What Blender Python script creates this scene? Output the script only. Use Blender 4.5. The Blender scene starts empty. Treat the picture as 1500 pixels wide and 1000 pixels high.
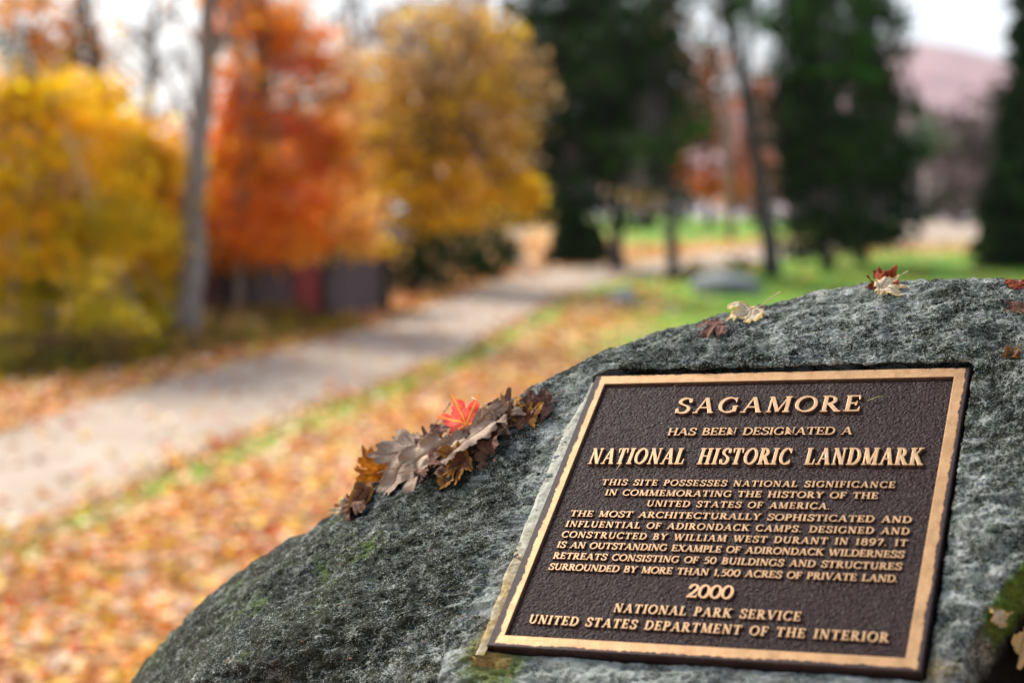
import bpy, bmesh, math, random
import numpy as np
from mathutils import Vector, Matrix
from mathutils.bvhtree import BVHTree
from mathutils.geometry import tessellate_polygon

SC = bpy.context.scene
COL = SC.collection
R = math.radians
rnd = random.Random(7)
rng = np.random.default_rng(11)

# ------------------------------------------------------------------ camera
FPX = 2270.0                       # focal length in pixels of the 1500 px wide photograph
PITCH = math.atan((500 - 245) / FPX)
CAMZ = 2.8
cam_d = bpy.data.cameras.new('camera'); cam = bpy.data.objects.new('camera', cam_d); COL.objects.link(cam)
SC.camera = cam
cam_d.sensor_width = 36; cam_d.lens = FPX / 1500 * 36
cam_d.clip_start = 0.05; cam_d.clip_end = 9000
cam.location = (0, 0, CAMZ); cam.rotation_euler = (math.pi / 2 - PITCH, 0, 0)
cam_d.dof.use_dof = True; cam_d.dof.focus_distance = 1.79; cam_d.dof.aperture_fstop = 2.5
CR = np.array([1, 0, 0.]); CU = np.array([0, math.sin(PITCH), math.cos(PITCH)]); CF = np.array([0, math.cos(PITCH), -math.sin(PITCH)])
CPOS = np.array([0, 0, CAMZ])
def ray(px, py):
    d = CR * (px - 750) / FPX + CU * (500 - py) / FPX + CF
    return d / np.linalg.norm(d)
def at(px, py, Y):                 # point of the view ray at distance Y ahead
    d = CR * (px - 750) / FPX + CU * (500 - py) / FPX + CF
    return CPOS + d * (Y / d[1])
def on_ground(px, py, z=0.0):
    d = ray(px, py); return CPOS + d * ((z - CAMZ) / d[2])

# ------------------------------------------------------------------ world, sun, exposure
SUN_EL, SUN_AZ = R(40), R(-48)     # azimuth from +Y towards +X
w = bpy.data.worlds.new('World'); SC.world = w; w.use_nodes = True
nt = w.node_tree; N = nt.nodes; Lk = nt.links
for n in list(N): N.remove(n)
out = N.new('ShaderNodeOutputWorld')
sky = N.new('ShaderNodeTexSky'); sky.sky_type = 'NISHITA'; sky.sun_disc = False
sky.sun_elevation = SUN_EL; sky.sun_rotation = SUN_AZ; sky.dust_density = 3.0
b1 = N.new('ShaderNodeBackground'); b1.inputs[1].default_value = 0.05; Lk.new(sky.outputs[0], b1.inputs[0])
tc = N.new('ShaderNodeTexCoord'); mp = N.new('ShaderNodeMapping'); mp.inputs['Scale'].default_value = (1, 1, 2.6)
nz = N.new('ShaderNodeTexNoise'); nz.inputs['Scale'].default_value = 2.2; nz.inputs['Detail'].default_value = 5
cr = N.new('ShaderNodeValToRGB'); cr.color_ramp.elements[0].position = .32; cr.color_ramp.elements[1].position = .68
cr.color_ramp.elements[0].color = (.46, .50, .59, 1); cr.color_ramp.elements[1].color = (.68, .72, .81, 1)
b2 = N.new('ShaderNodeBackground'); b2.inputs[1].default_value = 0.43
Lk.new(tc.outputs['Generated'], mp.inputs[0]); Lk.new(mp.outputs[0], nz.inputs['Vector']); Lk.new(nz.outputs['Fac'], cr.inputs[0]); Lk.new(cr.outputs[0], b2.inputs[0])
ad = N.new('ShaderNodeAddShader'); Lk.new(b1.outputs[0], ad.inputs[0]); Lk.new(b2.outputs[0], ad.inputs[1]); Lk.new(ad.outputs[0], out.inputs[0])
sl = bpy.data.lights.new('sun', 'SUN'); sl.energy = 3.0; sl.angle = R(20); sl.color = (1, .96, .89)
so = bpy.data.objects.new('sun', sl); COL.objects.link(so)
sd = Vector((math.sin(SUN_AZ) * math.cos(SUN_EL), math.cos(SUN_AZ) * math.cos(SUN_EL), math.sin(SUN_EL)))
so.rotation_euler = sd.to_track_quat('Z', 'Y').to_euler(); so.location = (0, 0, 30)
SC.view_settings.view_transform = 'Standard'; SC.view_settings.look = 'None'
SC.view_settings.exposure = 1.28; SC.view_settings.gamma = 1; SC.view_settings.use_curve_mapping = False
SC.cycles.use_denoising = True
try: SC.cycles.denoiser = 'OPENIMAGEDENOISE'
except Exception: pass
SC.cycles.max_bounces = 6; SC.cycles.transparent_max_bounces = 8

# ------------------------------------------------------------------ helpers
def tag(o, label=None, cat=None, group=None, kind=None):
    if label: o['label'] = label
    if cat: o['category'] = cat
    if group: o['group'] = group
    if kind: o['kind'] = kind
    return o
def empty(name, loc, label=None, cat=None, group=None, rz=0):
    o = bpy.data.objects.new(name, None); COL.objects.link(o); o.location = loc; o.rotation_euler = (0, 0, rz)
    return tag(o, label, cat, group)
def link(name, me, parent=None, loc=None):
    o = bpy.data.objects.new(name, me); COL.objects.link(o)
    if parent is not None: o.parent = parent
    if loc is not None: o.location = loc
    return o
def mesh_np(name, V, F, mats, smooth=False, fcol=None, vcol=None, vattr=None, midx=None):
    """V n x 3, F m x k (k = 3 or 4) arrays -> mesh"""
    V = np.asarray(V, np.float32); F = np.asarray(F, np.int32); k = F.shape[1]
    me = bpy.data.meshes.new(name)
    me.vertices.add(len(V)); me.vertices.foreach_set('co', V.ravel())
    me.loops.add(F.size); me.loops.foreach_set('vertex_index', F.ravel())
    me.polygons.add(len(F)); me.polygons.foreach_set('loop_start', np.arange(0, F.size, k, dtype=np.int32))
    me.polygons.foreach_set('loop_total', np.full(len(F), k, np.int32))
    if smooth: me.polygons.foreach_set('use_smooth', np.ones(len(F), bool))
    for m in (mats if isinstance(mats, (list, tuple)) else [mats]): me.materials.append(m)
    if midx is not None: me.polygons.foreach_set('material_index', np.asarray(midx, np.int32))
    me.update(calc_edges=True)
    if fcol is not None:
        a = me.attributes.new('tint', 'FLOAT_COLOR', 'FACE')
        a.data.foreach_set('color', np.c_[np.asarray(fcol, np.float32), np.ones(len(F), np.float32)].ravel())
    if vcol is not None:
        a = me.attributes.new('tint', 'FLOAT_COLOR', 'POINT')
        a.data.foreach_set('color', np.c_[np.asarray(vcol, np.float32), np.ones(len(V), np.float32)].ravel())
    for n, arr in (vattr or {}).items():
        a = me.attributes.new(n, 'FLOAT', 'POINT'); a.data.foreach_set('value', np.asarray(arr, np.float32))
    return me
def me_py(name, V, F, mats, smooth=False):
    me = bpy.data.meshes.new(name); me.from_pydata([tuple(v) for v in V], [], F)
    for m in (mats if isinstance(mats, (list, tuple)) else [mats]): me.materials.append(m)
    if smooth: me.polygons.foreach_set('use_smooth', np.ones(len(me.polygons), bool))
    me.update(); return me

_G = rng.normal(size=(64, 64, 64, 3)).astype(np.float32); _G /= np.linalg.norm(_G, axis=3, keepdims=True)
def perlin(P):
    P = np.asarray(P, np.float64); i = np.floor(P).astype(np.int64); f = P - i; u = f * f * f * (f * (f * 6 - 15) + 10)
    r = 0
    for a in (0, 1):
        for b in (0, 1):
            for c in (0, 1):
                g = _G[(i[:, 0] + a) & 63, (i[:, 1] + b) & 63, (i[:, 2] + c) & 63]
                d = g[:, 0] * (f[:, 0] - a) + g[:, 1] * (f[:, 1] - b) + g[:, 2] * (f[:, 2] - c)
                r = r + d * (u[:, 0] if a else 1 - u[:, 0]) * (u[:, 1] if b else 1 - u[:, 1]) * (u[:, 2] if c else 1 - u[:, 2])
    return r * 1.5
def fbm(P, o=4, ridged=False):
    r = 0; a = 1.0; P = np.array(P, float)
    for k in range(o):
        n = perlin(P); r = r + a * ((1 - 2 * np.abs(n)) if ridged else n); P = P * 2.03 + 17.3; a *= .5
    return r
def sstep(a, b, x):
    t = np.clip((x - a) / (b - a), 0, 1); return t * t * (3 - 2 * t)

def tube(pts, rad, seg=7, cap=True):
    """skinned polyline -> V, F"""
    pts = [np.array(p, float) for p in pts]; V = []; F = []
    up = np.array([.13, .2, 1.]) ; 
    for k, p in enumerate(pts):
        t = pts[min(k + 1, len(pts) - 1)] - pts[max(k - 1, 0)]; t /= np.linalg.norm(t) + 1e-9
        a = np.cross(t, up if abs(t[2]) < .9 else np.array([1, .1, 0.])); a /= np.linalg.norm(a); b = np.cross(t, a)
        for s in range(seg):
            th = 2 * math.pi * s / seg
            V.append(p + rad[k] * (a * math.cos(th) + b * math.sin(th)))
    for k in range(len(pts) - 1):
        for s in range(seg):
            F.append((k * seg + s, k * seg + (s + 1) % seg, (k + 1) * seg + (s + 1) % seg, (k + 1) * seg + s))
    if cap:
        F.append(tuple(range(seg))[::-1]); F.append(tuple((len(pts) - 1) * seg + s for s in range(seg)))
    return V, F
class MB:
    def __init__(s): s.V = []; s.F = []
    def add(s, V, F):
        o = len(s.V); s.V += list(V); s.F += [tuple(i + o for i in f) for f in F]; return s
    def box(s, c, d, rz=0):
        c = np.array(c, float); h = np.array(d) / 2; ca, sa = math.cos(rz), math.sin(rz); V = []
        for i in range(8):
            q = np.array([(-1, 1)[i & 1], (-1, 1)[i >> 1 & 1], (-1, 1)[i >> 2 & 1]]) * h
            V.append(c + np.array([q[0] * ca - q[1] * sa, q[0] * sa + q[1] * ca, q[2]]))
        return s.add(V, [(0, 2, 3, 1), (4, 5, 7, 6), (0, 1, 5, 4), (2, 6, 7, 3), (0, 4, 6, 2), (1, 3, 7, 5)])
    def obj(s, name, mat, parent=None, smooth=False):
        return link(name, me_py(name, s.V, s.F, mat, smooth), parent)

# ------------------------------------------------------------------ materials
class NT:
    def __init__(s, name):
        s.m = bpy.data.materials.new(name); s.m.use_nodes = True; s.t = s.m.node_tree; s.N = s.t.nodes; s.L = s.t.links
        s.b = s.N['Principled BSDF']; s.o = s.N['Material Output']
    def n(s, ty, **k):
        x = s.N.new('ShaderNode' + ty)
        for a, b in k.items(): setattr(x, a, b)
        return x
    def put(s, sock, v):
        if isinstance(v, bpy.types.NodeSocket): s.L.new(v, sock)
        elif isinstance(v, (tuple, list)) and len(v) == 3 and sock.type == 'RGBA': sock.default_value = (*v, 1)
        else: sock.default_value = v
    def coord(s, scale=(1, 1, 1), kind='Object', rot=(0, 0, 0)):
        c = s.n('TexCoord'); m = s.n('Mapping'); m.inputs['Scale'].default_value = scale; m.inputs['Rotation'].default_value = rot
        s.L.new(c.outputs[kind], m.inputs[0]); return m.outputs[0]
    def noise(s, vec, scale, detail=4, rough=.55, dist=0, out='Fac'):
        x = s.n('TexNoise'); x.inputs['Scale'].default_value = scale; x.inputs['Detail'].default_value = detail
        x.inputs['Roughness'].default_value = rough; x.inputs['Distortion'].default_value = dist; s.L.new(vec, x.inputs['Vector']); return x.outputs[out]
    def voro(s, vec, scale, feature='F1', out='Distance'):
        x = s.n('TexVoronoi'); x.feature = feature; x.inputs['Scale'].default_value = scale; s.L.new(vec, x.inputs['Vector']); return x.outputs[out]
    def ramp(s, v, stops):
        x = s.n('ValToRGB'); e = x.color_ramp.elements
        while len(e) < len(stops): e.new(.5)
        for q, (p, c) in zip(e, stops):
            q.position = p; q.color = (c, c, c, 1) if not isinstance(c, tuple) else (*c, 1)
        s.L.new(v, x.inputs[0]); return x.outputs[0]
    def mix(s, f, a, b, mode='MIX'):
        x = s.n('Mix'); x.data_type = 'RGBA'; x.blend_type = mode
        s.put(x.inputs[0], f); s.put(x.inputs[6], a); s.put(x.inputs[7], b); return x.outputs[2]
    def math(s, op, a, b=0., c=None):
        x = s.n('Math', operation=op); s.put(x.inputs[0], a); s.put(x.inputs[1], b)
        if c is not None: s.put(x.inputs[2], c)
        return x.outputs[0]
    def attr(s, name, out='Color'):
        x = s.n('Attribute'); x.attribute_name = name; return x.outputs[out]
    def bump(s, h, strength, dist, nrm=None):
        x = s.n('Bump'); x.inputs['Strength'].default_value = strength; x.inputs['Distance'].default_value = dist; s.L.new(h, x.inputs['Height'])
        if nrm is not None: s.L.new(nrm, x.inputs['Normal'])
        return x.outputs[0]
    def fin(s, col, rough=.8, metal=0., nrm=None, spec=None):
        s.put(s.b.inputs['Base Color'], col); s.put(s.b.inputs['Roughness'], rough); s.put(s.b.inputs['Metallic'], metal)
        if nrm is not None: s.L.new(nrm, s.b.inputs['Normal'])
        if spec is not None: s.put(s.b.inputs['Specular IOR Level'], spec)
        return s.m

def m_leafcards(name, trans=.45, rough=.6):
    t = NT(name); c = t.attr('tint'); m = t.fin(c, rough, spec=.05)
    tr = t.n('BsdfTranslucent'); t.L.new(c, tr.inputs[0]); mx = t.n('MixShader'); mx.inputs[0].default_value = trans
    t.L.new(t.b.outputs[0], mx.inputs[1]); t.L.new(tr.outputs[0], mx.inputs[2]); t.L.new(mx.outputs[0], t.o.inputs[0]); return m
M_LEAF = m_leafcards('tree leaves', .58); M_NEEDLE = m_leafcards('conifer needles', .10, .9); M_LITTER = m_leafcards('leaf litter', .12, .7)
M_TINT = (lambda t: t.fin(t.attr('tint'), .85))(NT('tinted'))
def m_bark(name, a, b, scale=3, pale=None):
    t = NT(name); v = t.coord((1, 1, .25)); n = t.noise(v, scale * 4, 6, .65); c = t.ramp(n, [(.3, a), (.7, b)])
    if pale:
        v2 = t.coord((1, 1, 4)); c = t.mix(t.ramp(t.noise(v2, 5, 4), [(.52, 0.), (.58, 1.)]), c, pale)
    return t.fin(c, .9, nrm=t.bump(n, .8, .02))
M_BARKG = m_bark('grey bark', (.10, .085, .075), (.30, .265, .24))
M_BARKD = m_bark('dark bark', (.022, .018, .018), (.085, .07, .066))
M_BIRCH = m_bark('birch bark', (.46, .44, .42), (.66, .64, .6), 3, (.10, .09, .08))
def m_plain(name, c1, c2, scale=8, rough=.85, sc=(1, 1, 1), bump=.3):
    t = NT(name); n = t.noise(t.coord(sc), scale, 5, .6); return t.fin(t.ramp(n, [(.3, c1), (.7, c2)]), rough, nrm=t.bump(n, bump, .01))

# ------------------------------------------------------------------ the plaque frame (u right, v up along the plaque, w out of it)
def cam2w(v): return CR * v[0] + CU * v[1] - CF * v[2]
PX = cam2w(np.array([.89802202, .03149336, .43882185])); PY = cam2w(np.array([.31126218, .65942624, -.68430468])); PN = cam2w(np.array([-.31092169, .75110932, .5823766]))
PO = CPOS + cam2w(np.array([.24560415, -.1771838, -1.70758095]))
W, H = .46, .4287
MP = Matrix(((PX[0], PY[0], PN[0], PO[0]), (PX[1], PY[1], PN[1], PO[1]), (PX[2], PY[2], PN[2], PO[2]), (0, 0, 0, 1)))
B = np.array([PX, PY, PN])         # world -> plaque: B @ (p - PO)
def p2w(P): return PO + np.asarray(P) @ B
def unp(px, py, wv=0.):
    d = ray(px, py); o = CPOS - PO; t = (wv - o @ PN) / (d @ PN); q = o + t * d; return np.array([q @ PX, q @ PY, wv])

# ------------------------------------------------------------------ ground
ROCKC = p2w([0, 0, 0])[:2] + np.array([.1, .1])
def gz(x, y):
    d = np.hypot(x - ROCKC[0] * .5, y - 1.2); z = 1.18 * np.exp(-(d / 3.3) ** 4)
    return z - 7.2 * sstep(88, 130, y + .25 * x) + .06 * np.sin(x * .35 + 1) * np.sin(y * .22) * sstep(3, 8, d)
NEAR = [(-700, 1180), (-250, 905), (0, 785), (200, 705), (450, 600), (600, 545), (700, 500), (790, 455), (830, 434), (900, 417), (980, 404), (1080, 390), (1200, 376), (1330, 359), (1480, 350)]
FARE = [(-700, 880), (-250, 712), (0, 640), (250, 562), (500, 492), (640, 448), (720, 418), (770, 402), (850, 394), (950, 383), (1060, 369), (1150, 359), (1250, 342), (1335, 326), (1480, 318)]
near = np.array([on_ground(*p)[:2] for p in NEAR]); fare = np.array([on_ground(*p)[:2] for p in FARE])
def seg_dist(P, A):
    best = np.full(len(P), 1e9)
    for a, b in zip(A[:-1], A[1:]):
        ab = b - a; t = np.clip(((P - a) @ ab) / (ab @ ab), 0, 1); best = np.minimum(best, np.linalg.norm(P - a - t[:, None] * ab, axis=1))
    return best
def in_poly(P, A):
    r = np.zeros(len(P), bool); j = len(A) - 1
    for i in range(len(A)):
        c = ((A[i, 1] > P[:, 1]) != (A[j, 1] > P[:, 1]))
        with np.errstate(divide='ignore', invalid='ignore'):
            r ^= c & (P[:, 0] < (A[j, 0] - A[i, 0]) * (P[:, 1] - A[i, 1]) / (A[j, 1] - A[i, 1]) + A[i, 0])
        j = i
    return r
PATHPOLY = np.vstack([near, fare[::-1]])
GREEN = np.array([.10, .26, .010]); GREEN2 = np.array([.24, .32, .015]); OR1 = np.array([.62, .26, .06]); OR2 = np.array([.56, .34, .14]); TAN = np.array([.48, .32, .13]); DK = np.array([.075, .05, .025])
def lawnmask(x, y):
    """1 on the mown lawn to the right, 0 on the leaf-covered ground"""
    P = np.c_[x, y, x * 0]; n = fbm(P * np.array([.22, .12, 1]) + 3, 3)
    m = sstep(-.5, 3.2, x - .035 * (y - 14) + n * 2.0 - sstep(0, 14, 24 - y) * 1.2)
    m = m * sstep(7, 14, y) 
    band = np.exp(-((y - 50 - .3 * x) / 4.0) ** 2) * .8 + np.exp(-((y - 57 - 1.2 * (x - 9)) / 5.) ** 2) * .6 * (x < 12)
    return np.clip(m - band, 0, 1)
def gcol(x, y):
    P = np.c_[x, y, x * 0]; n1 = fbm(P * .9, 4)[:, None]; n2 = fbm(P * .25 + 9, 3)[:, None]; n3 = fbm(P * 3.1, 2)[:, None]
    leaf = OR1 * (1 + .35 * n1) + (OR2 - OR1) * sstep(-.3, .5, n2)
    leaf = leaf + (TAN - leaf) * sstep(8, 22, y)[:, None] * .6
    g = GREEN + (GREEN2 - GREEN) * sstep(-.2, .6, n1 + n3 * .3)
    m = lawnmask(x, y)[:, None]
    pd = seg_dist(P[:, :2], near)[:, None]; verge = np.exp(-((pd - .34) / .34) ** 2) * sstep(-.5, .15, n1 + n3 * .4)
    c = leaf + (g - leaf) * np.clip(m + verge * (y < 40)[:, None], 0, 1)
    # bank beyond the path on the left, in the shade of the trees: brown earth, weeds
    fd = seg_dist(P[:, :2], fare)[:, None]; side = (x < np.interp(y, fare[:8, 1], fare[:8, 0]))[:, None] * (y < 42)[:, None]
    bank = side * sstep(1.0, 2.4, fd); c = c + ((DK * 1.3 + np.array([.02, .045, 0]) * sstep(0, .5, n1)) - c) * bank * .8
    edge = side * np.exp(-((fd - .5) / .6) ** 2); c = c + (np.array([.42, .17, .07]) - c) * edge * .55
    return np.clip(c, .01, .9)
def grid(x0, x1, y0, y1, nx, ny, py=1.0):
    X = np.linspace(x0, x1, nx); Yv = y0 + (y1 - y0) * np.linspace(0, 1, ny) ** py
    XX, YY = np.meshgrid(X, Yv); idx = np.arange(nx * ny).reshape(ny, nx)
    F = np.stack([idx[:-1, :-1], idx[:-1, 1:], idx[1:, 1:], idx[1:, :-1]], -1).reshape(-1, 4)
    return XX.ravel(), YY.ravel(), F
def m_ground():
    t = NT('ground'); v = t.coord(); n = t.noise(v, 14, 6, .7); c = t.mix(.55, t.attr('tint'), t.ramp(n, [(.3, .45), (.7, 1.6)]), 'MULTIPLY')
    return t.fin(c, .95, nrm=t.bump(n, .6, .03))
M_GROUND = m_ground()
gx, gy, gF = grid(-26, 34, -6, 132, 420, 760, 1.6)
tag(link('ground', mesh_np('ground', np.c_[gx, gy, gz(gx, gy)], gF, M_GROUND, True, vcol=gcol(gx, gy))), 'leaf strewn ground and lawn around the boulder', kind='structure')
# wide sheet reaching the horizon, under the detailed one
fx, fy, fF = grid(-3500, 3500, -600, 3600, 90, 90)
fz = np.where((np.abs(fx) < 30) & (fy < 125) & (fy > -5), -1.2, np.where(fy > 100, -8.2 , -.35)) 
tag(link('terrain', mesh_np('terrain', np.c_[fx, fy, fz], fF, m_plain('forest floor', (.05, .06, .02), (.14, .10, .045), .3))), 'wooded ground stretching away behind the lawn', kind='structure')
# lake
lx, ly, lF = grid(-900, 900, 150, 1500, 4, 4)
tl = NT('lake water'); nl = tl.noise(tl.coord((1, 4, 1)), .8, 3)
tag(link('lake', mesh_np('lake', np.c_[lx, ly, lx * 0 - 7.0], lF, tl.fin((.03, .05, .07), .08, nrm=tl.bump(nl, .15, .2)))), 'pale lake beyond the far edge of the lawn', kind='structure')
# mountain
mx_, my_, mF = grid(-1500, 2600, 1500, 2800, 160, 40)
ridge = np.exp(-(np.abs(mx_ - 560) / 300) ** 2) * 158 + 26 + 18 * np.exp(-((mx_ + 300) / 500) ** 2)
prof = np.sin(np.clip((my_ - 1500) / 1000, 0, 1) * math.pi * .62)
mz = -10 + ridge * prof * (1 + .10 * fbm(np.c_[mx_, my_, mx_ * 0] / 330., 4)) + fbm(np.c_[mx_, my_, mx_ * 0] / 60., 3) * 3
t = NT('wooded mountain'); v = t.coord(); c = t.ramp(t.noise(v, .012, 9, .75), [(.36, (.12, .065, .08)), (.5, (.27, .125, .13)), (.66, (.33, .18, .165))])
tag(link('mountain', mesh_np('mountain', np.c_[mx_, my_, mz], mF, t.fin(c, .95), True)), 'hazy pink wooded mountain rising behind the lake', kind='structure')

# path (one sheet just above the ground)
def resample(A, n):
    d = np.r_[0, np.cumsum(np.linalg.norm(np.diff(A, axis=0), axis=1))]; s = np.linspace(0, d[-1], n); return np.c_[np.interp(s, d, A[:, 0]), np.interp(s, d, A[:, 1])]
def smooth_line(A, n):
    A = np.array(A, float); t = np.arange(len(A)); o = []
    for s in np.linspace(0, len(A) - 1, n):
        i = min(int(s), len(A) - 2); f = s - i; p0 = A[max(i - 1, 0)]; p1 = A[i]; p2 = A[i + 1]; p3 = A[min(i + 2, len(A) - 1)]
        o.append(.5 * (2 * p1 + (p2 - p0) * f + (2 * p0 - 5 * p1 + 4 * p2 - p3) * f * f + (3 * p1 - p0 - 3 * p2 + p3) * f ** 3))
    return np.array(o)
NP, NW = 700, 26
na = smooth_line(near, NP); fb = smooth_line(fare, NP)
s = np.linspace(0, 1, NW)[None, :, None]; PP = na[:, None] * (1 - s) + fb[:, None] * s
wob = fbm(np.c_[na * 1.1, na[:, 0] * 0], 3)[:, None] * .12; PP[:, 0] += (na - fb) / np.linalg.norm(na - fb, axis=1, keepdims=True) * wob
PP[:, -1] -= (na - fb) / np.linalg.norm(na - fb, axis=1, keepdims=True) * fbm(np.c_[fb * 1.1 + 7, na[:, 0] * 0], 3)[:, None] * .12
P2 = PP.reshape(-1, 2); idx = np.arange(NP * NW).reshape(NP, NW)
pF = np.stack([idx[:-1, :-1], idx[1:, :-1], idx[1:, 1:], idx[:-1, 1:]], -1).reshape(-1, 4)[:, ::-1]
t = NT('gravel path'); v = t.coord(); nn = t.noise(v, 30, 6, .7); n2 = t.noise(v, .9, 4)
c = t.mix(.35, t.ramp(n2, [(.3, (.30, .225, .165)), (.7, (.40, .32, .245))]), t.ramp(nn, [(.3, .6), (.7, 1.4)]), 'MULTIPLY')
lt = t.ramp(t.noise(v, 5, 5, .75), [(.60, 0.), (.66, 1.)]); c = t.mix(t.math('MULTIPLY', lt, .25), c, (.42, .22, .11))
M_PATH = t.fin(c, .95, nrm=t.bump(nn, .5, .01))
tag(link('path', mesh_np('path', np.c_[P2, gz(P2[:, 0], P2[:, 1]) + .03], pF, M_PATH, True)), 'pale gravel path curving away past the trees', kind='structure')
# side track towards the far houses
ta = smooth_line([on_ground(790, 398)[:2], on_ground(775, 372)[:2], on_ground(765, 350)[:2], on_ground(770, 335)[:2]], 60)
tb = smooth_line([on_ground(725, 404)[:2], on_ground(738, 378)[:2], on_ground(745, 352)[:2], on_ground(757, 335)[:2]], 60)
P2 = np.stack([ta, tb], 1).reshape(-1, 2); idx = np.arange(120).reshape(60, 2); tF = np.stack([idx[:-1, 0], idx[:-1, 1], idx[1:, 1], idx[1:, 0]], -1)
tag(link('side_track', mesh_np('side_track', np.c_[P2, gz(P2[:, 0], P2[:, 1]) + .022], tF[:, ::-1], M_PATH)), 'narrow track leaving the gravel path between dark trees', kind='structure')
# ------------------------------------------------------------------ leaves lying on the ground, grass
def leaf_cards(P, size, N_=None, shape='leaf', flat=.35):
    """P n x 3 -> verts/faces of n small folded leaves: 6-point outline, two quads along a fold"""
    n = len(P); size = np.broadcast_to(size, n)[:, None]
    up = rng.normal(size=(n, 3)) * flat + np.array([0, 0, 1.]) if N_ is None else N_ + rng.normal(size=(n, 3)) * flat
    up /= np.linalg.norm(up, axis=1, keepdims=True); a = rng.normal(size=(n, 3)); a -= up * np.sum(a * up, 1, keepdims=True); a /= np.linalg.norm(a, axis=1, keepdims=True); b = np.cross(up, a)
    if shape == 'leaf':
        k = rng.uniform(-.1, .3, (n, 1)); o = [(-.5, 0, 0), (-.18, .42, 1), (.3, .36, 1), (.55, 0, 0), (.3, -.36, 1), (-.18, -.42, 1)]
        V = np.stack([P + a * x * size + b * y * size + up * z * k * size for x, y, z in o], 1).reshape(-1, 3)
        i = np.arange(n)[:, None] * 6; F = np.concatenate([i + np.array([0, 3, 2, 1]), i + np.array([0, 5, 4, 3])], 1).reshape(-1, 4); return V, F, 2
    V = np.stack([P - a * size * .5, P + b * size * .3, P + a * size * .5, P - b * size * .3], 1).reshape(-1, 3)
    return V, (np.arange(n)[:, None] * 4 + np.arange(4)), 1
def pick(pal, n, var=.18):
    pal = np.array(pal); c = pal[rng.integers(0, len(pal), n)]; c = c * (1 + rng.normal(size=(n, 1)) * var) * (1 + rng.normal(size=(n, 3)) * .05); return np.clip(c, .004, .95)
LIT = [(.78, .30, .05), (.80, .40, .08), (.70, .19, .04), (.84, .56, .32), (.80, .48, .20), (.80, .50, .05), (.34, .13, .045), (.86, .62, .42), (.66, .26, .07), (.55, .05, .025), (.30, .14, .06), (.56, .34, .16), (.88, .68, .50), (.84, .58, .38), (.88, .56, .10)]
n = 90000; yy = rng.uniform(4.2, 62, n * 3) ; keep = rng.uniform(size=n * 3) < np.clip((10 / yy) ** 1.15, 0, 1) ; yy = yy[keep]
xx = (rng.uniform(-.37, .36, len(yy))) * yy
P = np.c_[xx, yy]; onp = in_poly(P, PATHPOLY); L = lawnmask(xx, yy); pd = seg_dist(P, near)
pr = np.where(onp, .022 + .22 * np.exp(-(np.minimum(pd, seg_dist(P, fare)) / .22)), (1 - .93 * L) * (1 - .86 * np.exp(-((pd - .38) / .36) ** 2)) * (.55 + .45 * sstep(-.35, .1, fbm(np.c_[xx * .9, yy * .9, xx * 0 + 3], 3))))
k = rng.uniform(size=len(yy)) < pr; xx, yy = xx[k], yy[k]
P = np.c_[xx, yy, gz(xx, yy) + .035 + rng.uniform(0, .03, len(xx))]
V, F, q = leaf_cards(P, rng.uniform(.055, .12, len(P)) * (1 + sstep(12, 40, yy) * .8), flat=.3)
col = pick(LIT, len(P)); col[rng.uniform(size=len(col)) < .3 * sstep(10, 30, yy)] *= .8
tag(link('fallen_leaves', mesh_np('fallen_leaves', V, F, M_LITTER, fcol=np.repeat(col, q, 0))), 'orange and tan fallen leaves covering the ground', 'fallen leaves', kind='stuff')
n = 60000; yy = rng.uniform(7, 60, n); xx = rng.uniform(-.34, .36, n) * yy; P = np.c_[xx, yy]
pd = seg_dist(P, near); gm = lawnmask(xx, yy) * .9 + np.exp(-((pd - .34) / .3) ** 2) * .95 * (yy < 40); k = (rng.uniform(size=n) < gm) & ~in_poly(P, PATHPOLY); xx, yy = xx[k], yy[k]; n = len(xx)
P = np.c_[xx, yy, gz(xx, yy)]; h = rng.uniform(.04, .10, (n, 1)); a = rng.normal(size=(n, 3)) * [1, 1, 0]; a /= np.linalg.norm(a, axis=1, keepdims=True)
V = np.stack([P - a * .012, P + a * .012, P + np.c_[rng.normal(size=(n, 2)) * .03, h]], 1).reshape(-1, 3); F = np.arange(n * 3).reshape(-1, 3)
tag(link('grass', mesh_np('grass', V, F, M_LITTER, fcol=pick([(.13, .36, .012), (.22, .40, .02), (.09, .24, .012)], n))), 'short green grass on the lawn and path verge', 'grass', kind='stuff')

# ------------------------------------------------------------------ air
t = NT('haze air'); t.N.remove(t.b); pv = t.n('VolumePrincipled'); pv.inputs['Density'].default_value = .00013; pv.inputs['Color'].default_value = (.86, .88, .93, 1); pv.inputs['Anisotropy'].default_value = .2
t.L.new(pv.outputs[0], t.o.inputs['Volume'])
hb = MB().box((0, 1400, 100), (7600, 4800, 260))
tag(hb.obj('haze', t.m), 'thin pale air between the lawn and the mountain', kind='stuff')
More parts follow.
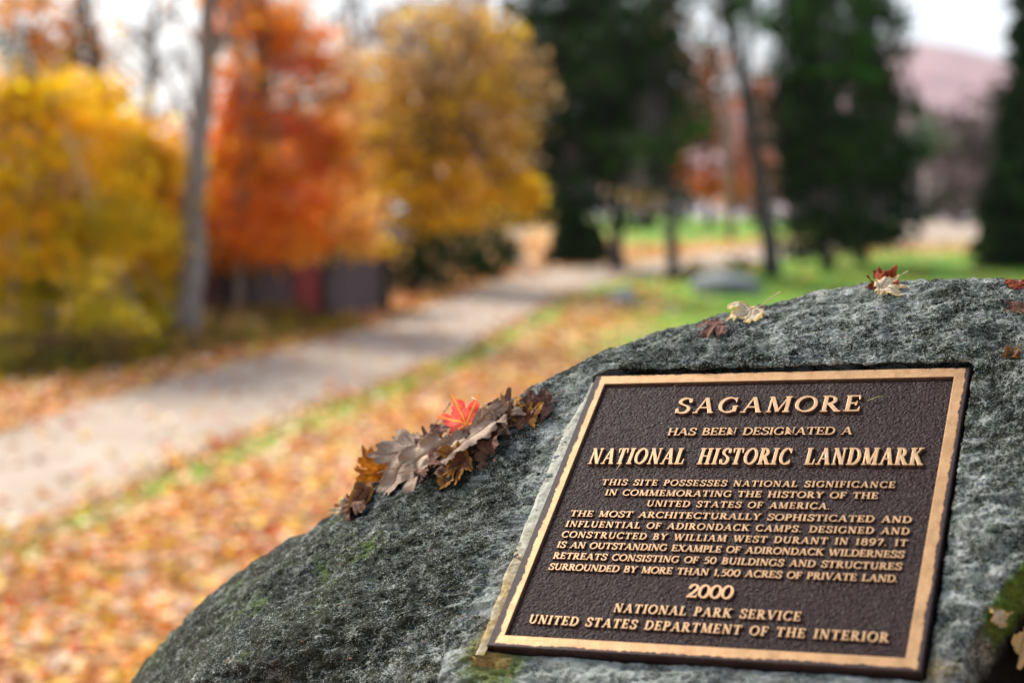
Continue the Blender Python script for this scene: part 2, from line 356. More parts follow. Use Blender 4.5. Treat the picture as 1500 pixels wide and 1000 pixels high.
# ------------------------------------------------------------------ the boulder
CREST = []      # (angle, u, v, w, outline seen from the front?)
for (x, y), wv in [((1700, 440), -.05), ((1600, 428), -.05), ((1500, 419), -.05), ((1440, 415), -.05), ((1350, 414), -.05), ((1250, 422), -.05), ((1150, 442), -.05), ((1060, 463), -.048), ((960, 497), -.044),
                  ((880, 524), -.038), ((800, 562), -.04), ((700, 612), -.06), ((600, 674), -.085), ((500, 747), -.12), ((420, 797), -.16), ((330, 862), -.21), ((250, 937), -.265), ((200, 1003), -.31), ((150, 1100), -.38)]:
    q = unp(x, y, wv); CREST.append((math.atan2(q[1], q[0]) % (2 * math.pi), q, 1))
for a, r_, wv in [(-150, 1.02, -.48), (-125, .92, -.48), (-100, .82, -.45), (-75, .74, -.42), (-50, .70, -.36), (-25, .70, -.25), (0, .68, -.16), (22, .62, -.09)]:
    a = R(a); CREST.append((a % (2 * math.pi), np.array([r_ * math.cos(a), r_ * math.sin(a), wv]), 0))
CREST.sort(key=lambda c: c[0])
ca = np.array([c[0] for c in CREST]); cr_ = np.array([np.hypot(c[1][0], c[1][1]) for c in CREST]); cw = np.array([c[1][2] for c in CREST]); cs = np.array([float(c[2]) for c in CREST])
def per(x, y, q):                  # periodic monotone-ish cubic
    n = len(x); X = np.r_[x[-2:] - 2 * math.pi, x, x[:2] + 2 * math.pi]; Yv = np.r_[y[-2:], y, y[:2]]
    m = np.gradient(Yv, X); i = np.clip(np.searchsorted(X, q) - 1, 0, len(X) - 2); h = X[i + 1] - X[i]; t_ = (q - X[i]) / h
    return (2 * t_**3 - 3 * t_**2 + 1) * Yv[i] + (t_**3 - 2 * t_**2 + t_) * h * m[i] + (-2 * t_**3 + 3 * t_**2) * Yv[i + 1] + (t_**3 - t_**2) * h * m[i + 1]
hw, hh = W / 2, H / 2
corner = [math.atan2(hh, hw), math.pi - math.atan2(hh, hw), math.pi + math.atan2(hh, hw), 2 * math.pi - math.atan2(hh, hw)]
def arc(a0, a1, n): return list(np.linspace(a0, a1, n, endpoint=False))
PHI = np.array(arc(0, corner[0], 110) + arc(corner[0], corner[1], 520) + arc(corner[1], corner[2], 560) + arc(corner[2], corner[3], 220) + arc(corner[3], 2 * math.pi, 110))
NPH = len(PHI); cp, sp = np.cos(PHI), np.sin(PHI)
rr = np.minimum(hw / np.maximum(np.abs(cp), 1e-9), hh / np.maximum(np.abs(sp), 1e-9)); qu, qv = rr * cp, rr * sp
side = np.where(np.abs(np.abs(qu) - hw) < 1e-6, np.where(qu > 0, 'R', 'L'), np.where(qv > 0, 'T', 'B'))
isT, isB, isL, isR = [(side == k).astype(float) for k in 'TBLR']
gn = perlin(np.c_[qu * 34, qv * 34, qu * 0 + 3]); gn2 = perlin(np.c_[qu * 110, qv * 110, qu * 0 + 8])
gap = isT * (.0065 + .0030 * gn) + isL * .0035 + isB * (.0022 + .001 * gn) + isR * (.0045 + .0015 * gn) + .0007 * gn2
w0 = isT * (.0035 + .002 * gn) + isL * (-.004) + isB * (-.0105) + isR * (-.001 - .009 * sstep(.1, -.2, qv))
ker = np.hanning(23); ker /= ker.sum(); wrap = lambda a: np.convolve(np.r_[a[-11:], a, a[:11]], ker, 'valid')
gap, w0 = wrap(gap), wrap(w0)
ou = qu + gap * np.sign(qu) * (isL + isR) + 0; ov = qv + gap * np.sign(qv) * (isT + isB)
cR = per(ca, cr_, PHI); cW = per(ca, cw, PHI); seen = np.clip(per(ca, cs, PHI), 0, 1)
C = np.c_[cR * cp, cR * sp, cW]; T = (np.roll(C, -4, 0) - np.roll(C, 4, 0))
eye = B @ (CPOS - PO); D = C - eye; D /= np.linalg.norm(D, axis=1, keepdims=True)
nn_ = np.cross(D, T); slope = -(nn_[:, 0] * cp + nn_[:, 1] * sp) / np.where(np.abs(nn_[:, 2]) < 1e-6, 1e-6, nn_[:, 2])
slope = np.where(slope > -.12, -1.3, np.clip(slope, -2.2, -.3)); slope = seen * slope + (1 - seen) * -1.2
for _ in range(3): slope = wrap(slope)
NR = 330
tt = np.linspace(0, 1, NR) ** 1.12
L_ = np.hypot(C[:, 0] - ou, C[:, 1] - ov)
h0 = (2 * tt**3 - 3 * tt**2 + 1); h1 = (tt**3 - 2 * tt**2 + tt); h2 = (-2 * tt**3 + 3 * tt**2); h3 = (tt**3 - tt**2)
UU = ou[:, None] + (C[:, 0] - ou)[:, None] * tt; VV = ov[:, None] + (C[:, 1] - ov)[:, None] * tt
s0 = -.03 - .05 * isL
WW = w0[:, None] * h0 + (L_ * s0)[:, None] * h1 + cW[:, None] * h2 + (L_ * slope)[:, None] * h3
P_in = np.stack([UU, VV, WW], -1)                                   # NPH x NR x 3
# crevice at the lower right: the stone breaks away to a lower ledge
CL = np.array([(.42, .03), (.345, -.045), (.312, -.085), (.286, -.14), (.272, -.20), (.262, -.30), (.25, -.5)])
def crev(u, v):
    P = np.c_[u.ravel(), v.ravel()]; dd = seg_dist(P, CL); x = np.interp(P[:, 1], CL[::-1, 1], CL[::-1, 0]); sg = np.where(P[:, 0] > x, 1, -1); return (dd * sg).reshape(u.shape)
cd = crev(UU, VV) + .008 * perlin(np.c_[UU.ravel() * 25, VV.ravel() * 25, UU.ravel() * 0]).reshape(UU.shape)
dep = sstep(-.010, .022, cd) * (.24 - .08 * sstep(.08, .2, cd)) * sstep(.06, -.03, VV)
P_in[..., 2] -= dep
# inner rings: recess wall and floor
inn = []
for f_, wv in ((.35, -.034), (.97, -.034), (1., -.028), (1., -.018), (1., -.010), (1., -.004)):
    ww = np.minimum(wv, w0 - .0004 * (1 - f_ + .5)) if f_ == 1. else np.full(NPH, wv)
    k_ = f_ if f_ < 1 else 1.0
    uc = np.interp(-wv, [0, .012, .03], [0, .009, .012]); inn.append(np.stack([ou * k_ - isL * uc * .4 + isR * uc * .5, ov * k_ + isT * uc + isB * 0, w0 + (wv if f_ == 1 else wv)], -1) if f_ == 1. else np.stack([ou * k_, ov * k_, np.full(NPH, wv) - .012], -1))
inn = np.stack(inn, 1)
PA = np.concatenate([inn, P_in], 1); NI = inn.shape[1]
WP = p2w(PA.reshape(-1, 3)).reshape(PA.shape)
# outer rings down to the ground
cpt = WP[:, -1]; tdir = cpt - WP[:, -4]; tdir /= np.linalg.norm(tdir, axis=1, keepdims=True)
hz = (cpt - WP[:, NI]); hz[:, 2] = 0; hz /= np.linalg.norm(hz, axis=1, keepdims=True) + 1e-9
for _ in range(4): hz = np.stack([wrap(hz[:, k]) for k in range(3)], 1)
hz[:, 2] = 0; hz /= np.linalg.norm(hz, axis=1, keepdims=True); 
NO = 46; to = (np.linspace(0, 1, NO + 1)[1:])[None, :, None]
B0 = cpt[:, None]; B1 = B0 + tdir[:, None] * .12; B3 = cpt + hz * .10; B3[:, 2] = .85; B3 = B3[:, None]; B2 = B3.copy(); B2[..., 2] = 1.45
OUT = B0 * (1 - to)**3 + 3 * B1 * to * (1 - to)**2 + 3 * B2 * to**2 * (1 - to) + B3 * to**3
WP = np.concatenate([WP, OUT], 1); NT_ = WP.shape[1]
PV = WP.reshape(-1, 3); pl = (PV - PO) @ B.T
idx = np.arange(NPH * NT_).reshape(NPH, NT_); nx = np.roll(idx, -1, 0)
RF = np.stack([idx[:, :-1], idx[:, 1:], nx[:, 1:], nx[:, :-1]], -1).reshape(-1, 4)
# displacement along the normals
G = WP; du = np.roll(G, -1, 0) - np.roll(G, 1, 0); dv = np.gradient(G, axis=1); NRM = np.cross(dv, du); NRM /= np.linalg.norm(NRM, axis=2, keepdims=True) + 1e-12
if (NRM[:, NI + 20] @ PN).mean() < 0: NRM = -NRM
du_ = np.maximum(np.abs(pl[:, 0]) - hw, 0); dv_ = np.maximum(np.abs(pl[:, 1]) - hh, 0); edist = np.hypot(du_, dv_)
fade = sstep(.004, .05, edist); fade2 = sstep(-.002, .012, edist) * .75 + .25
inner = (np.arange(NT_) < NI)[None, :].repeat(NPH, 0).ravel()
q = pl * np.array([1, 1.5, 1.5])
tex = fbm(pl * np.array([26, 62, 62]) + 5, 4); coarse = fbm(pl * 7 + 2, 3); fine = fbm(pl * np.array([110, 230, 230]), 3, True)
pits = sstep(.25, .7, fbm(pl * 48 + 31, 3))
crest_t = sstep(.0, .06, np.abs(np.tile(np.arange(NT_), NPH) - (NI + NR)) / NR)
disp = coarse * .010 * fade * (.25 + .75 * crest_t) + tex * .0046 * fade2 + fine * .0019 * fade2 - pits * .0022 * fade2
disp = np.where(inner, tex * .0008, disp)
PV = PV + NRM.reshape(-1, 3) * disp[:, None]
pl2 = (PV - PO) @ B.T
# colour masks: lichen, moss, stain stay with the stone; the deep crevice gets painted shade
n1 = fbm(pl * 16 + 40, 4); n2 = fbm(pl * 5 + 11, 3)
u_, v_ = pl2[:, 0], pl2[:, 1]
leftd = np.where((v_ < hh + .02) & (u_ < -hw + .03), np.maximum(-hw - u_, 0), 9)
cre = crev(u_, v_)
lich = .40 + .30 * sstep(.16, .30, v_ + .12 * u_) + .75 * np.exp(-(leftd / .045) ** 2) * (np.abs(v_) < .25) + .42 * sstep(hw, hw + .01, u_) * sstep(hw + .09, hw + .03, u_) * sstep(.15, -.12, v_) * sstep(.03, -.03, cre) + 1.0 * sstep(-hh + .004, -hh - .004, v_) * (u_ > -hw - .05) + .22 * n2
lich = lich - .22 * sstep(-.32, -.5, u_) * sstep(.15, -.1, v_)
moss = .7 * np.exp(-((cre + .008) / .009) ** 2) * sstep(.06, -.03, v_) * sstep(-.20, -.10, v_) + .9 * np.exp(-(np.hypot(u_ + hw - .01, v_ + hh + .012) / .045) ** 2) + .30 * sstep(-.1, .6, n2 + .4 * n1) * sstep(-.30, -.42, u_)
moss = moss + .2 * sstep(.3, .8, n1) * sstep(-.28, -.36, u_)
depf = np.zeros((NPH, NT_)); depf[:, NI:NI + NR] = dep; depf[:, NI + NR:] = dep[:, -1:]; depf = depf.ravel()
crev_shade = sstep(.030, .055, depf); moss = moss + 1.3 * sstep(.001, .006, depf) * sstep(.05, .03, depf) * sstep(-.16, -.10, v_) * (depf > 0)
stain = .95 * np.exp(-(leftd / .012) ** 2) * sstep(-.02, -.16, v_) * (v_ > -hh - .02) + .8 * np.exp(-(np.hypot(u_ - hw - .012, v_ + hh - .01) / .018) ** 2) + .45 * np.exp(-(np.hypot(u_ + hw, v_ + hh + .005) / .028) ** 2) + .08 * sstep(-hh + .004, -hh - .004, v_) * sstep(.1, .6, n1)
def m_rock():
    t = NT('lichened stone'); v = t.coord((1, 1, 1)); vs = t.coord((1, 1.45, 1.45), rot=(0, R(6), 0))
    a = t.noise(v, 7, 5, .6); f1 = t.noise(vs, 300, 6, .8); f2 = t.noise(vs, 620, 3, .7); f3 = t.noise(vs, 45, 6, .72)
    mixn = t.math('ADD', t.math('MULTIPLY', f1, .62), t.math('MULTIPLY', f3, .38))
    base = t.ramp(mixn, [(.44, (.002, .0035, .003)), (.49, (.014, .019, .016)), (.53, (.048, .060, .050)), (.61, (.12, .14, .115))])
    base = t.mix(t.ramp(a, [(.38, 0.), (.56, .9)]), base, t.mix(.62, base, (.050, .052, .018)))
    lv = t.attr('lichen', 'Fac'); s1 = t.math('MULTIPLY', f1, .48); s2 = t.math('MULTIPLY_ADD', f2, .26, s1); s3 = t.math('MULTIPLY_ADD', f3, .44, s2)
    lev = t.math('MULTIPLY_ADD', lv, .125, s3)
    fl = t.ramp(lev, [(.655, 0.), (.675, .7), (.72, 1.)])
    lc = t.ramp(t.noise(v, 60, 3), [(.35, (.22, .26, .22)), (.5, (.40, .43, .38)), (.68, (.62, .63, .59))])
    c = t.mix(fl, base, lc); c = t.mix(t.ramp(t.noise(v, 24, 6, .7), [(.42, .75), (.56, 0.)]), c, t.mix(.8, c, (.005, .007, .005)))
    vf = t.math('SUBTRACT', t.math('MULTIPLY', t.noise(v, 42, 5, .75), .9), t.voro(v, 430)); c = t.mix(t.ramp(t.math('ADD', vf, t.math('MULTIPLY', lv, .10)), [(.26, 0.), (.33, .85)]), c, (.52, .55, .50))
    ms = t.attr('moss', 'Fac'); mf = t.ramp(t.math('ADD', t.math('MULTIPLY', ms, .45), t.math('MULTIPLY', t.noise(v, 80, 6, .8), .7)), [(.50, 0.), (.66, .9)])
    c = t.mix(mf, c, t.ramp(t.noise(v, 170, 4), [(.3, (.04, .07, .008)), (.7, (.17, .27, .03))]))
    st = t.attr('stain', 'Fac'); sf = t.math('MULTIPLY', st, t.ramp(t.noise(v, 40, 5, .7), [(.3, .35), (.65, 1.)]))
    c = t.mix(sf, c, t.ramp(f1, [(.35, (.16, .085, .02)), (.6, (.40, .27, .09)), (.75, (.5, .42, .25))]))
    c = t.mix(t.ramp(t.noise(v, 130, 2), [(.73, 0.), (.76, .7)]), c, (.30, .11, .04)); c = t.mix(t.attr('crev_shade', 'Fac'), c, t.ramp(f1, [(.4, (.002, .0018, .001)), (.62, (.004, .003, .002)), (.72, (.02, .014, .008))]))  # last mix: shade of the deep crevice painted near-black into the colour
    h = t.math('ADD', f1, t.math('MULTIPLY', f2, .4)); rr_ = t.ramp(f3, [(.3, .62), (.7, .9)])
    return t.fin(c, rr_, nrm=t.bump(h, 1.0, .0045), spec=.15)
M_ROCK = m_rock()
boulder = link('boulder', mesh_np('boulder', PV, RF, M_ROCK, True, vattr=dict(lichen=lich, moss=moss, stain=stain, crev_shade=crev_shade)))
tag(boulder, 'large grey-green lichen-flecked boulder carrying the bronze plaque', 'boulder')
step = 2
ii = np.arange(NI, NT_); sub = idx[::step][:, NI::step]; sx = np.roll(sub, -1, 0)
sF = np.stack([sub[:, :-1], sub[:, 1:], sx[:, 1:], sx[:, :-1]], -1).reshape(-1, 4)
used = np.unique(sF); remap = np.zeros(len(PV), int); remap[used] = np.arange(len(used))
BVH = BVHTree.FromPolygons([Vector(p) for p in PV[used]], [tuple(f) for f in remap[sF].tolist()])

# mortar bedding the plaque on its left side
nv_, nu_ = 260, 14
vs_ = np.linspace(-hh - .012, hh - .012, nv_); us = np.linspace(0, 1, nu_)
wid = .004 + .0155 * sstep(.20, .10, vs_) * (1 - .35 * sstep(-.08, -.2, vs_)) + .0025 * perlin(np.c_[vs_ * 40, vs_ * 0, vs_ * 0]) + .0012 * perlin(np.c_[vs_ * 170, vs_ * 0, vs_ * 0 + 5])
U = (-hw + .0012) - us[None] * (wid[:, None] + .0012); V_ = np.repeat(vs_[:, None], nu_, 1)
Wm = -.0019 + .0009 * np.sin(us * math.pi)[None] - .007 * sstep(.62, 1, us)[None] + .0011 * fbm(np.c_[U.ravel() * 90, V_.ravel() * 90, U.ravel() * 0], 4).reshape(U.shape)
idm = np.arange(nv_ * nu_).reshape(nv_, nu_); mF_ = np.stack([idm[:-1, :-1], idm[1:, :-1], idm[1:, 1:], idm[:-1, 1:]], -1).reshape(-1, 4)
t = NT('mortar'); v = t.coord(); f1 = t.noise(v, 120, 7, .75); oc = t.attr('stain', 'Fac')
c = t.ramp(f1, [(.3, (.13, .13, .095)), (.45, (.34, .33, .25)), (.7, (.54, .53, .44))]); c = t.mix(t.math('MULTIPLY', oc, t.ramp(t.noise(v, 45, 4), [(.35, .4), (.6, 1.)])), c, t.ramp(f1, [(.35, (.15, .08, .02)), (.65, (.46, .31, .10))]))
link('mortar', mesh_np('mortar', p2w(np.stack([U, V_, Wm], -1).reshape(-1, 3)), mF_, t.fin(c, .92, nrm=t.bump(f1, 1, .003)), True, vattr=dict(stain=np.repeat(sstep(-.0, -.17, vs_), nu_))), boulder)

# ------------------------------------------------------------------ the plaque
def m_patina(name, wear=True):
    t = NT(name); v = t.coord(); n = t.noise(v, 330, 3, .6, 1.2); n2 = t.noise(v, 18, 4)
    c = t.mix(t.ramp(n2, [(.3, 0.), (.7, 1.)]), (.0125, .0034, .0028), (.0185, .0062, .0054))
    sp_ = t.ramp(t.noise(v, 900, 2, .5), [(.70, 0.), (.735, 1.)]); vv = t.attr('dust', 'Fac')
    c = t.mix(t.math('MULTIPLY', sp_, .6), c, (.42, .38, .36)); c = t.mix(t.ramp(t.noise(t.coord((1, .25, 1)), 30, 5, .7), [(.56, 0.), (.74, .35)]), c, (.06, .045, .04))
    vo = t.voro(v, 330, 'SMOOTH_F1'); wr = t.noise(v, 170, 4, .55, 2.2); hsum = t.math('ADD', t.math('MULTIPLY', vo, .7), wr)
    m = t.fin(c, t.ramp(n2, [(.3, .44), (.7, .56)]), 0., nrm=t.bump(hsum, 1., .0030), spec=.12); return m
M_FIELD = m_patina('dark brown plaque field')
t = NT('dark plaque paint'); v = t.coord(); n = t.noise(v, 60, 5, .7)
M_DARK = t.fin(t.mix(t.ramp(t.noise(v, 700, 2), [(.68, 0.), (.72, .6)]), t.ramp(n, [(.3, (.014, .007, .007)), (.7, (.035, .02, .02))]), (.3, .27, .25)), .45, 0., nrm=t.bump(n, .2, .001), spec=.25)
t = NT('letter flank'); v = t.coord(); n = t.noise(v, 150, 3)
M_FLANK = t.fin(t.ramp(n, [(.3, (.022, .010, .007)), (.7, (.10, .045, .022))]), .5, .1, spec=.35)
def bronze_nodes(t):
    v = t.coord(); n = t.noise(v, 70, 5, .65); s_ = t.noise(t.coord((1, .03, 1), rot=(0, 0, .6)), 900, 2)
    c = t.mix(t.ramp(n, [(.3, 0.), (.7, 1.)]), (.31, .175, .08), (.43, .26, .13)); c = t.mix(.22, c, t.ramp(s_, [(.35, .55), (.6, 1.2)]), 'MULTIPLY'); c = t.mix(t.ramp(t.noise(v, 26, 6, .7), [(.50, 0.), (.70, .42)]), c, (.15, .085, .045)); c = t.mix(t.ramp(t.noise(v, 420, 2), [(.66, 0.), (.71, .6)]), c, (.10, .06, .04)); return v, c, n
t = NT('polished bronze'); v, c, n = bronze_nodes(t); M_BRONZE = t.fin(c, .46, .45, nrm=t.bump(n, .08, .001), spec=.5)
t = NT('worn bronze rim'); v, c, n = bronze_nodes(t)
sep = t.n('SeparateXYZ'); t.L.new(v, sep.inputs[0]); x_, y_ = sep.outputs[0], sep.outputs[1]
rn = t.math('MULTIPLY', t.math('SUBTRACT', t.noise(v, 95, 5, .75), .5), .010); rn2 = t.math('MULTIPLY', t.math('SUBTRACT', t.noise(v, 22, 2), .5), .006)
low = t.ramp(t.math('MULTIPLY_ADD', y_, 2.0, .5), [(.1, 1.), (.8, 0.)])
dl = t.math('SUBTRACT', t.math('ADD', x_, hw), .0088); dr = t.math('SUBTRACT', t.math('SUBTRACT', hw, x_), .0045)
dt = t.math('SUBTRACT', t.math('SUBTRACT', hh, y_), .0012); db = t.math('SUBTRACT', t.math('ADD', y_, hh), .0042)
dd_ = t.math('ADD', t.math('ADD', t.math('MINIMUM', t.math('MINIMUM', dl, dr), t.math('MINIMUM', dt, db)), rn), rn2)
fac = t.math('GREATER_THAN', dd_, 0.0); edg = t.ramp(t.math('MULTIPLY', t.math('ABSOLUTE', dd_), 300), [(0., 1.), (.35, 0.)])
dirt = t.mix(t.ramp(t.noise(v, 240, 3), [(.3, 0.), (.7, 1.)]), (.016, .008, .0075), (.042, .023, .022)); dirt = t.mix(t.ramp(t.noise(v, 900, 2), [(.66, 0.), (.70, .6)]), dirt, (.36, .34, .31))
cc = t.mix(fac, dirt, t.mix(t.math('MULTIPLY', edg, .6), c, (.32, .15, .07)))
M_RIM = t.fin(cc, t.math('MULTIPLY_ADD', fac, -.08, .54), t.math('MULTIPLY', fac, .45), nrm=t.bump(n, .1, .001), spec=.14)

plaque = bpy.data.objects.new('plaque', None); COL.objects.link(plaque); plaque.matrix_world = MP
tag(plaque, 'bronze landmark plaque with raised lettering set into the boulder', 'plaque')
def rect_ring(levels, mat, midx=None):
    V = []; F = []
    for (a, b, z) in levels: V += [(-a, -b, z), (a, -b, z), (a, b, z), (-a, b, z)]
    for k in range(len(levels) - 1):
        for j in range(4): F.append((k * 4 + j, k * 4 + (j + 1) % 4, k * 4 + 4 + (j + 1) % 4, k * 4 + 4 + j))
    me = me_py('border', V, F, mat)
    for i, p in enumerate(me.polygons): p.material_index = midx[i // 4]
    return me
iu, iv = .2135, .1985
link('border', rect_ring([(hw - .0002, hh - .0002, -.0155), (hw, hh, -.0015), (hw - .0012, hh - .0012, 0), (iu + .0006, iv + .0006, 0), (iu, iv, -.0005), (iu - .0012, iv - .0012, -.0034)], [M_DARK, M_RIM, M_FLANK], [0, 1, 1, 1, 2]), plaque)
gxp, gyp, gFp = grid(-iu + .0011, iu - .0011, -iv + .0011, iv - .0011, 420, 390)
zf = -.0034 + .00028 * fbm(np.c_[gxp * 60, gyp * 60, gxp * 0], 3) + .00016 * perlin(np.c_[gxp * 260, gyp * 260, gxp * 0 + 4]); inset = (np.abs(gxp) > iu - .002) | (np.abs(gyp) > iv - .002); zf[inset] = -.0036
link('field', mesh_np('field', np.c_[gxp, gyp, zf], gFp, M_FIELD, True), plaque)

# ------------------------------------------------------------------ raised serif lettering, drawn stroke by stroke with a broad pen and traced from its distance field
SPT = [(.63, .76), (.59, .90), (.40, .975), (.22, .91), (.15, .75), (.24, .61), (.42, .51), (.58, .40), (.62, .24), (.53, .07), (.34, .02), (.17, .08), (.10, .25)]
def EL(cx, cy, rx, ry, a0, a1): return ('c', [(cx + rx * math.cos(R(a0 + (a1 - a0) * k / 22)), cy + ry * math.sin(R(a0 + (a1 - a0) * k / 22))) for k in range(23)])
GL = {
 'A': (.92, [('d', .46, .97, .12, .03, 0), ('d', .46, .97, .79, .03, 1), ('h', .25, .66, .35), ('s', .12, 0), ('s', .80, 0)]),
 'B': (.74, [('v', .19), EL(.32, .745, .26, .225, 90, -90), EL(.34, .27, .31, .24, 90, -90), ('h', .10, .33, .97), ('h', .19, .34, .515), ('h', .10, .35, .03)]),
 'C': (.84, [EL(.47, .5, .38, .47, 48, 312), ('e', .75, .70, .97), ('e', .77, .06, .26)]),
 'D': (.88, [('v', .19), EL(.36, .5, .44, .47, 90, -90), ('h', .10, .37, .97), ('h', .10, .37, .03)]),
 'E': (.70, [('v', .18), ('h', .10, .60, .97), ('h', .18, .50, .51), ('h', .10, .64, .03), ('e', .60, .75, .98), ('e', .50, .40, .62), ('e', .64, .02, .28)]),
 'F': (.65, [('v', .18), ('h', .10, .59, .97), ('h', .18, .48, .50), ('e', .59, .74, .98), ('e', .48, .38, .62)]),
 'G': (.90, [EL(.47, .5, .38, .47, 48, 300), ('e', .75, .70, .97), ('w', .76, .06, .42, 1), ('s', .76, .42 + .0)]),
 'H': (.94, [('v', .19), ('v', .75), ('h', .19, .75, .51)]),
 'I': (.38, [('v', .19)]),
 'K': (.86, [('v', .19), ('d', .72, .97, .24, .47, 0), ('d', .36, .58, .77, .03, 1), ('s', .70, 1), ('s', .78, 0)]),
 'L': (.68, [('v', .18), ('h', .10, .62, .03), ('e', .62, .02, .32)]),
 'M': (1.08, [('u', .16), ('d', .18, .95, .53, .08, 1), ('d', .88, .95, .53, .08, 0), ('v', .90)]),
 'N': (.92, [('u', .16), ('d', .14, .97, .76, .03, 1), ('u2', .76)]),
 'O': (.94, [EL(.47, .5, .40, .47, 0, 360)]),
 'P': (.68, [('v', .18), EL(.30, .72, .29, .25, 90, -90), ('h', .10, .31, .97), ('h', .18, .31, .47)]),
 'R': (.82, [('v', .18), EL(.30, .735, .27, .235, 90, -90), ('h', .10, .31, .97), ('h', .18, .33, .50), ('d', .36, .50, .74, .03, 1), ('s', .75, 0)]),
 'S': (.70, [('c', SPT), ('e', .63, .70, .94), ('e', .10, .05, .30)]),
 'T': (.80, [('v', .40, 'b'), ('h', .06, .74, .97), ('e', .06, .72, .98), ('e', .74, .72, .98)]),
 'U': (.90, [('w', .19, .36, .98, 1), ('s', .19, 1), EL(.46, .36, .27, .33, 180, 360), ('w', .73, .36, .98, 0), ('s', .74, 1)]),
 'V': (.88, [('d', .12, .97, .45, .02, 1), ('d', .78, .97, .45, .02, 0), ('s', .13, 1), ('s', .77, 1)]),
 'W': (1.24, [('d', .12, .97, .40, .02, 1), ('d', .64, .97, .40, .02, 0), ('d', .62, .97, .86, .02, 1), ('d', 1.14, .97, .86, .02, 0), ('s', .13, 1), ('s', 1.13, 1), ('s', .62, 1)]),
 'X': (.86, [('d', .14, .97, .73, .03, 1), ('d', .71, .97, .13, .03, 0), ('s', .14, 1), ('s', .71, 1), ('s', .13, 0), ('s', .74, 0)]),
 'Y': (.84, [('d', .12, .97, .42, .48, 1), ('d', .73, .97, .42, .48, 0), ('w', .42, .02, .5, 1), ('s', .13, 1), ('s', .72, 1), ('s', .42, 0)]),
 '0': (.74, [EL(.37, .5, .29, .47, 0, 360)]),
 '1': (.50, [('v', .26, 'b'), ('d', .26, .97, .10, .84, 0)]),
 '2': (.70, [('c', [(.12, .74), (.18, .90), (.35, .975), (.53, .90), (.58, .74), (.50, .54), (.32, .30), (.12, .06)]), ('w2', .12, .62, .06), ('e', .62, .04, .24)]),
 '5': (.66, [('h', .20, .58, .95), ('d', .20, .95, .17, .56, 0), ('c', [(.17, .56), (.34, .62), (.52, .52), (.58, .32), (.50, .12), (.32, .02), (.12, .06)])]),
 '7': (.66, [('w2', .10, .60, .95), ('e', .10, .76, .97), ('d', .60, .93, .26, .02, 1)]),
 '8': (.70, [EL(.35, .745, .22, .225, 0, 360), EL(.35, .265, .27, .245, 0, 360)]),
 '9': (.70, [EL(.35, .66, .26, .31, 0, 360), ('c', [(.61, .62), (.58, .34), (.42, .10), (.16, .02)])]),
 '.': (.30, [('p', .12, .07)]),
 ',': (.30, [('p', .13, .08), ('d', .15, .06, .07, -.14, 0)]),
}
def catm(pts, n=6):
    o = []
    for i in range(len(pts) - 1):
        p0 = np.array(pts[max(i - 1, 0)]); p1 = np.array(pts[i]); p2 = np.array(pts[i + 1]); p3 = np.array(pts[min(i + 2, len(pts) - 1)])
        for k in range(n):
            f = k / n; o.append(.5 * (2 * p1 + (p2 - p0) * f + (2 * p0 - 5 * p1 + 4 * p2 - p3) * f * f + (3 * p1 - p0 - 3 * p2 + p3) * f ** 3))
    o.append(np.array(pts[-1], float)); return o
